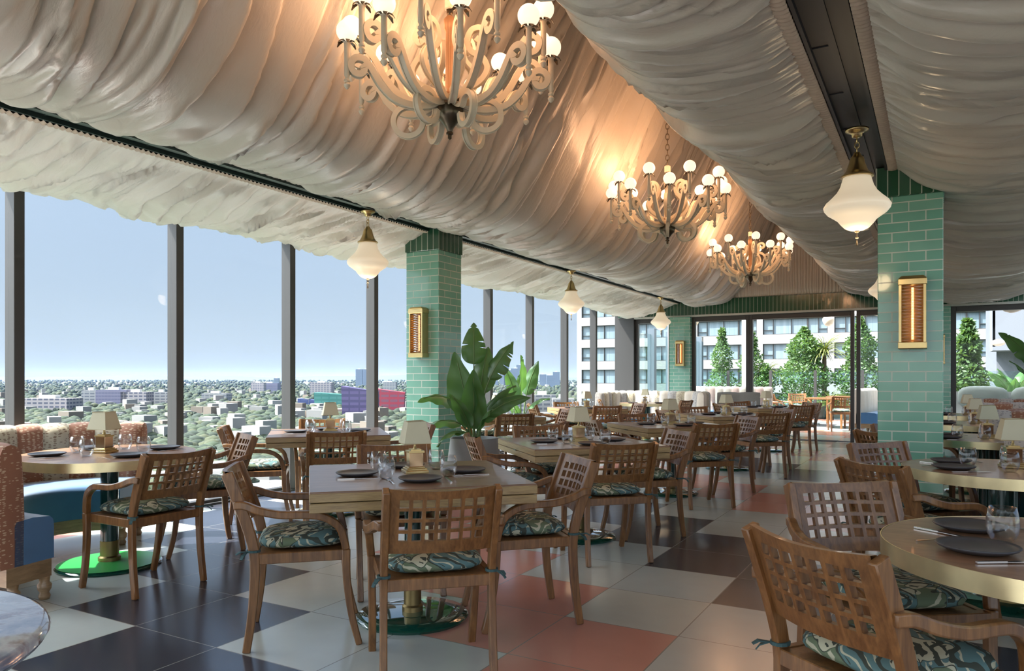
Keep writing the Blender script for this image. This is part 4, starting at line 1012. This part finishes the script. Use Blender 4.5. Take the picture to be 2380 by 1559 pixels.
# colourful sail shaped complex
def sail(px, yb, wpx, ytL, ytR, c, label, depth=.5, name='angular_building'):
    t = (px-1190)/1725; d = 1725*(1.27-GZ)/(yb-878); x, y = bearing(t, d); w = wpx*d/1725; hL, hR = (yb-ytL)*d/1725, (yb-ytR)*d/1725
    e = MB().add([(-w/2,0,0),(w/2,0,0),(w/2,w*depth,0),(-w/2,w*depth,0),(-w/2-w*.04,0,hL),(w/2+w*.06,0,hR),(w/2,w*depth,hR),(-w/2,w*depth,hL)], [(0,3,2,1),(4,5,6,7),(0,1,5,4),(1,2,6,5),(2,3,7,6),(3,0,4,7)]).build(name, c)
    e.location = (x, y, GZ); e.rotation_euler = (0,0,TH); tag(e, label, 'building', 'coloured angular blocks')
sail(835,985,78,897,910, winmat('purple_glass', (.045,.035,.10), (.08,.06,.15), 9, 5, .15), 'dark purple-blue angular glass building behind the window table lamp')
sail(905,972,64,903,912, winmat('red_glass', (.26,.02,.04), (.15,.05,.08), 9, 5, .15), 'red angular glass building next to the tiled column')
sail(765,960,66,912,917, winmat('green_glass', (.02,.13,.11), (.04,.16,.14), 9, 5, .15), 'green low glass building behind the window table')
sail(715,955,44,926,930, winmat('blue_glass', (.03,.05,.15), (.05,.07,.18), 9, 5, .15), 'blue low glass building beside the window post')
sail(780,984,120,952,950, winmat('beige_low', (.26,.22,.16), (.15,.11,.09), 9, 5, .15), 'long beige low building in front of the green glass one')

# houses and trees: one of each kind, then copies
def tree_mesh(name, seed, w, h, mat, palm=False):
    r = random.Random(seed); b = MB()
    b.sweep([(0,0,0),(0,0,h*.5)], [.25,.15], None, n=5, mi=1)
    for k in range(5):
        cx, cy, cz = r.uniform(-.25,.25)*w, r.uniform(-.25,.25)*w, h*r.uniform(.5,.72); rr = w*r.uniform(.26,.38)
        n_, m_ = 8, 5; vs = []
        for i in range(n_):
            for j in range(m_+1):
                a = 2*PI*i/n_; q = -PI/2+PI*j/m_; k_ = rr*(1+.25*r.uniform(-1,1)); vs.append((cx+k_*math.cos(a)*math.cos(q), cy+k_*math.sin(a)*math.cos(q), cz+k_*.8*math.sin(q)))
        b.grid(vs, n_, m_+1, closeu=True)
    return b
tm = [plain('street_tree_green', (.022,.036,.015), .9, 0, .35, .3), plain('street_tree_olive', (.038,.046,.020), .9, 0, .35, .3), plain('street_tree_dark', (.010,.020,.010), .9, 0, .35, .3)]
protos = []
for k in range(3):
    o = tree_mesh('street_tree', k+1, 9-k, 9+2*k, None).build('street_tree', [tm[k], M['bark']]); tag(o, 'x', 'tree'); protos.append(o)
def house_mb(seed, w, d, h):
    r = random.Random(seed); b = MB(); b.box(-w/2,w/2,-d/2,d/2,0,h,0); b.box(-w/2-.3,w/2+.3,-d/2-.3,d/2+.3,h,h+.4,1)
    if seed % 2: b.box(-w*.1,w*.45,-d*.4,d*.3,h+.4,h+2.8,0)
    return b
hm = [plain('house_wall_white', (.23,.225,.215), .8), plain('house_wall_tan', (.14,.115,.09), .8), plain('house_wall_pink', (.19,.145,.13), .8), plain('flat_roof', (.19,.187,.18), .8), plain('tile_roof', (.24,.17,.13), .9)]
hp = []
for k in range(5):
    o = house_mb(k, 16+3*k, 12+k, 4+.8*k).build('house', [hm[k % 3], hm[3] if k != 2 else hm[4]]); tag(o, 'x', 'house'); hp.append(o)
def screen_spot(r, lo, hi):
    yb = lo + (hi-lo)*r.random()**1.25; d = 1725*(1.27-GZ)/(yb-878); t = r.uniform(-.74, .10); return (*bearing(t, d), d)
r = random.Random(12); spots = sorted([screen_spot(r, 905, 1190) for _ in range(620)], key=lambda s: s[2])
usedt = set(); nt = nh = 0
for i, (x, y, d) in enumerate(spots):
    if i % 2 and nh < 290:
        k = i//2 % 5; nh += 1; o = dup(hp[k], (x, y, GZ), r.uniform(0, 6), ['small flat-roofed white house among the trees below','tan flat-roofed house among the trees below','pinkish tile-roofed house among the trees below','large white flat-roofed house among the trees below','large tan flat-roofed house among the trees below'][k], ['white houses','tan houses','pinkish houses','large white houses','large tan houses'][k])
    elif nt < 290:
        k = i//2 % 3; nt += 1; o = dup(protos[k], (x, y, GZ), r.uniform(0, 6), ['broad green street tree in the city below','olive coloured street tree in the city below','dark tall street tree in the city below'][k], ['green street trees','olive street trees','dark street trees'][k])
# the countless rest
def blob(vs, fs, x, y, z, w, h, r):
    b = len(vs)
    ring = [(math.cos(a), math.sin(a)) for a in (0, 1.05, 2.09, 3.14, 4.19, 5.24)]
    for (q, zz) in ((.55, .15), (1, .5), (.6, .88)):
        for (c_, s_) in ring: vs.append((x+c_*w/2*q*r.uniform(.8,1.2), y+s_*w/2*q*r.uniform(.8,1.2), z+h*zz))
    vs.append((x, y, z+h)); vs.append((x, y, z))
    for j in range(2):
        for i in range(6): fs.append((b+j*6+i, b+j*6+(i+1)%6, b+j*6+6+(i+1)%6, b+j*6+6+i))
    for i in range(6): fs.append((b+12+i, b+12+(i+1)%6, b+18))
for kk, (nn, mt_) in enumerate(((6500, tm[0]), (5200, tm[2]), (3600, tm[1]))):
    vs = []; fs = []
    for _ in range(nn):
        x, y, d = screen_spot(r, 884.5, 1130); w = r.uniform(5, 12) + d*.002; blob(vs, fs, x, y, GZ, w, w*.85, r)
    o = MB().add(vs, fs).build('treetops', mt_, None, smooth=True); tag(o, 'countless distant treetops covering the city, %s' % ['mid green','dark green','olive green'][kk], 'trees', None, 'stuff')
for kk in range(3):
    b = MB()
    for _ in range(1800):
        x, y, d = screen_spot(r, 884, 1060); w, q = r.uniform(6, 15)+d*.0008, r.uniform(6, 12)+d*.0005; h = r.uniform(3, 5.5)*(1+(r.random() < .05)*2) + d*.0002
        s0 = len(b.v); b.box(-w/2, w/2, -q/2, q/2, 0, h); b.xf(Matrix.Translation((x, y, GZ)) @ Matrix.Rotation(r.choice((0,.3,1.57,-.4)), 4, 'Z'), s0)
    o = b.build('rooftops', hm[[0,1,3][kk]]); tag(o, 'countless distant rooftops spread over the city, %s' % ['white','tan','pale grey'][kk], 'roofs', None, 'stuff')

# ---- hotel opposite
ht = thing('hotel', (0, 99, 0), 0, 'big white banded hotel opposite with wide curtained windows', 'building')
rows = [2.46 + 3.17*k - 1.98 for k in range(-4, 4)]; mods = [-45.6 + .75 + 8.5*k for k in range(9)]
wl = MB(); x0, x1 = -45.6, 32
zprev = GZ
for z in rows: wl.box(x0, x1, 0, 12, zprev, z); zprev = z + 1.98
wl.box(x0, x1, 0, 12, zprev, zprev+3.5)
for z in rows:
    wl.box(x0, x0+.75, 0, 12, z, z+1.98)
    for k in range(9): wl.box(mods[k]+7.75, mods[k]+8.5, 0, 12, z, z+1.98)
wl.build('white_wall', plain('hotel_white_wall', (.25,.25,.255), .7), ht)
gm_ = NT('curtained_hotel_glass'); v = gm_.coord('Object', (7,1,.1)); f = gm_.noise(v, 1.0, 3); gm_.col(gm_.mix(f, (.07,.12,.15), (.27,.33,.37))).p(rough=.12); 
wp = []
for z in rows:
    for k in range(9):
        f = MB(); w = 7.75
        for xx in (0, 1.2, 3.4, 5.3, 5.4, 6.6, w-.08): f.box(xx, xx+.08, -.06, .1, 0, 1.98)
        f.box(0, w, -.06, .1, 0, .07); f.box(0, w, -.06, .1, 1.91, 1.98); f.box(0, 1.2, -.06, .1, .55, .60); f.box(6.6, w, -.06, .1, .55, .60)
        o = f.build('window', M['steel_dark'], ht) if not wp else wp[0].copy()
        if wp: C.objects.link(o); o.parent = ht
        o.location = (mods[k], .25, z)
        p = MB().box(0, w, .12, .2, 0, 1.98).build('pane', gm_.m, o) if not wp else wp[1].copy()
        if wp: C.objects.link(p); p.parent = o
        if not wp: wp = [o, p]
# neighbouring grey wing with balcony
nb = thing('grey_annex', (0,0,0), 0, 'pale grey annex with a projecting balcony outside the aisle window', 'building')
MB().box(3.7, 11, 62, 75, GZ, 14).build('annex_wall', plain('annex_grey_wall', (.13,.14,.165), .7), nb)
b = MB(); b.box(3.3, 9, 59, 62, 3.1, 3.35); b.box(3.3, 9, 59, 59.15, 3.35, 6.2); b.box(3.3, 3.45, 59, 62, 3.35, 6.2); b.build('balcony', plain('balcony_grey', (.16,.17,.195), .7), nb)
for wx in (5.2, 8.2): MB().box(wx, wx+1.9, 61.9, 62, 7.0, 9.2).build('window', M['steel_dark'], nb)

# ================================================================ AIR (thin haze over the city)
hz = bpy.data.materials.new('city_haze'); hz.use_nodes = True; t = hz.node_tree; t.nodes.clear()
o_ = t.nodes.new('ShaderNodeOutputMaterial'); vs_ = t.nodes.new('ShaderNodeVolumeScatter'); vs_.inputs['Color'].default_value = (.030,.045,.082,1); vs_.inputs['Density'].default_value = HAZE
vs_.inputs['Anisotropy'].default_value = 0
t.links.new(vs_.outputs[0], o_.inputs['Volume'])
if HAZE > 0:
    o = MB().box(-15500, 600, 140, 17500, GZ+.5, 120).build('haze', hz); 
    o.name = 'haze'; tag(o, 'thin bluish haze lying over the distant city', 'haze', None, 'stuff')

# ================================================================ LIGHT
w = bpy.data.worlds.new('World'); bpy.context.scene.world = w; w.use_nodes = True; t = w.node_tree; t.nodes.clear()
out = t.nodes.new('ShaderNodeOutputWorld'); bg = t.nodes.new('ShaderNodeBackground'); tc = t.nodes.new('ShaderNodeTexCoord'); sp = t.nodes.new('ShaderNodeSeparateXYZ')
rp = t.nodes.new('ShaderNodeValToRGB'); cr = rp.color_ramp
st = [(0.0,(.50,.60,.70)),(.50,(.60,.70,.79)),(.515,(.58,.68,.78)),(.56,(.52,.64,.79)),(.63,(.47,.60,.80)),(.75,(.26,.46,.80)),(1.0,(.18,.36,.72))]
while len(cr.elements) < len(st): cr.elements.new(.5)
for e, (p, c) in zip(cr.elements, st): e.position = p; e.color = (*c, 1)
mp = t.nodes.new('ShaderNodeMapRange'); mp.inputs['From Min'].default_value = -1; mp.inputs['From Max'].default_value = 1
t.links.new(tc.outputs['Generated'], sp.inputs[0]); t.links.new(sp.outputs[2], mp.inputs[0]); t.links.new(mp.outputs[0], rp.inputs[0]); t.links.new(rp.outputs[0], bg.inputs[0]); t.links.new(bg.outputs[0], out.inputs[0])
bg.inputs[1].default_value = SKY
def vdot(vec, pw, k):      # sun glow and behind-camera sky fill, both added to light the interior
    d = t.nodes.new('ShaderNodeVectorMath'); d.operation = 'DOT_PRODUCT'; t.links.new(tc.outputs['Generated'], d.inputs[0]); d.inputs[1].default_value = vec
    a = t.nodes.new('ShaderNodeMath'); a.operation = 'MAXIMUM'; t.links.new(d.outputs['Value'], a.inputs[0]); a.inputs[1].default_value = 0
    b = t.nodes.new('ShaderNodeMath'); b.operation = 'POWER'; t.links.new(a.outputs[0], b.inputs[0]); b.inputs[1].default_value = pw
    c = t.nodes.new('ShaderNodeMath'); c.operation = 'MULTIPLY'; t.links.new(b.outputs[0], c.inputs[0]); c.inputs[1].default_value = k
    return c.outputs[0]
ad = t.nodes.new('ShaderNodeMath'); ad.operation = 'ADD'; t.links.new(vdot(Vector((-.50,-.33,.80)).normalized(), 8, GLOW), ad.inputs[0]); t.links.new(vdot(Vector((.3,-.9,.25)).normalized(), 1.2, BACK_FILL), ad.inputs[1])
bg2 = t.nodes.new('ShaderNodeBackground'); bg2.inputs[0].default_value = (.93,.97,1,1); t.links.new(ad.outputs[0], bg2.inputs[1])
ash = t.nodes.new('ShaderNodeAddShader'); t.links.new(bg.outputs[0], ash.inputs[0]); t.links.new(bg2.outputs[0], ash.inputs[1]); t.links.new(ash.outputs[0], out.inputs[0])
sl = bpy.data.lights.new('sun', 'SUN'); sl.energy = SUN; sl.angle = R(.6); sl.color = (1,.94,.86)
so = bpy.data.objects.new('sun', sl); C.objects.link(so)
so.rotation_euler = Vector((-.50,-.33,.80)).to_track_quat('Z', 'Y').to_euler()

# ================================================================ CAMERA
cd = bpy.data.cameras.new('camera'); cam = bpy.data.objects.new('camera', cd); C.objects.link(cam)
cd.sensor_width = 36; cd.lens = 36*1725/2380; cd.shift_y = 98.5/2380; cd.clip_end = 40000; cd.clip_start = .05
cam.location = (0, 0, 1.27); cam.rotation_euler = (PI/2, 0, TH)
sc_ = bpy.context.scene; sc_.camera = cam
sc_.view_settings.view_transform = 'Standard'; sc_.view_settings.look = 'None'; sc_.view_settings.gamma = 1; sc_.view_settings.exposure = EXPO
sc_.view_settings.use_curve_mapping = False
cy = sc_.cycles; cy.max_bounces = 7; cy.diffuse_bounces = 4; cy.glossy_bounces = 3; cy.transmission_bounces = 4; cy.transparent_max_bounces = 14; cy.volume_bounces = 0
cy.caustics_reflective = False; cy.caustics_refractive = False; cy.sample_clamp_indirect = 4; cy.use_denoising = True
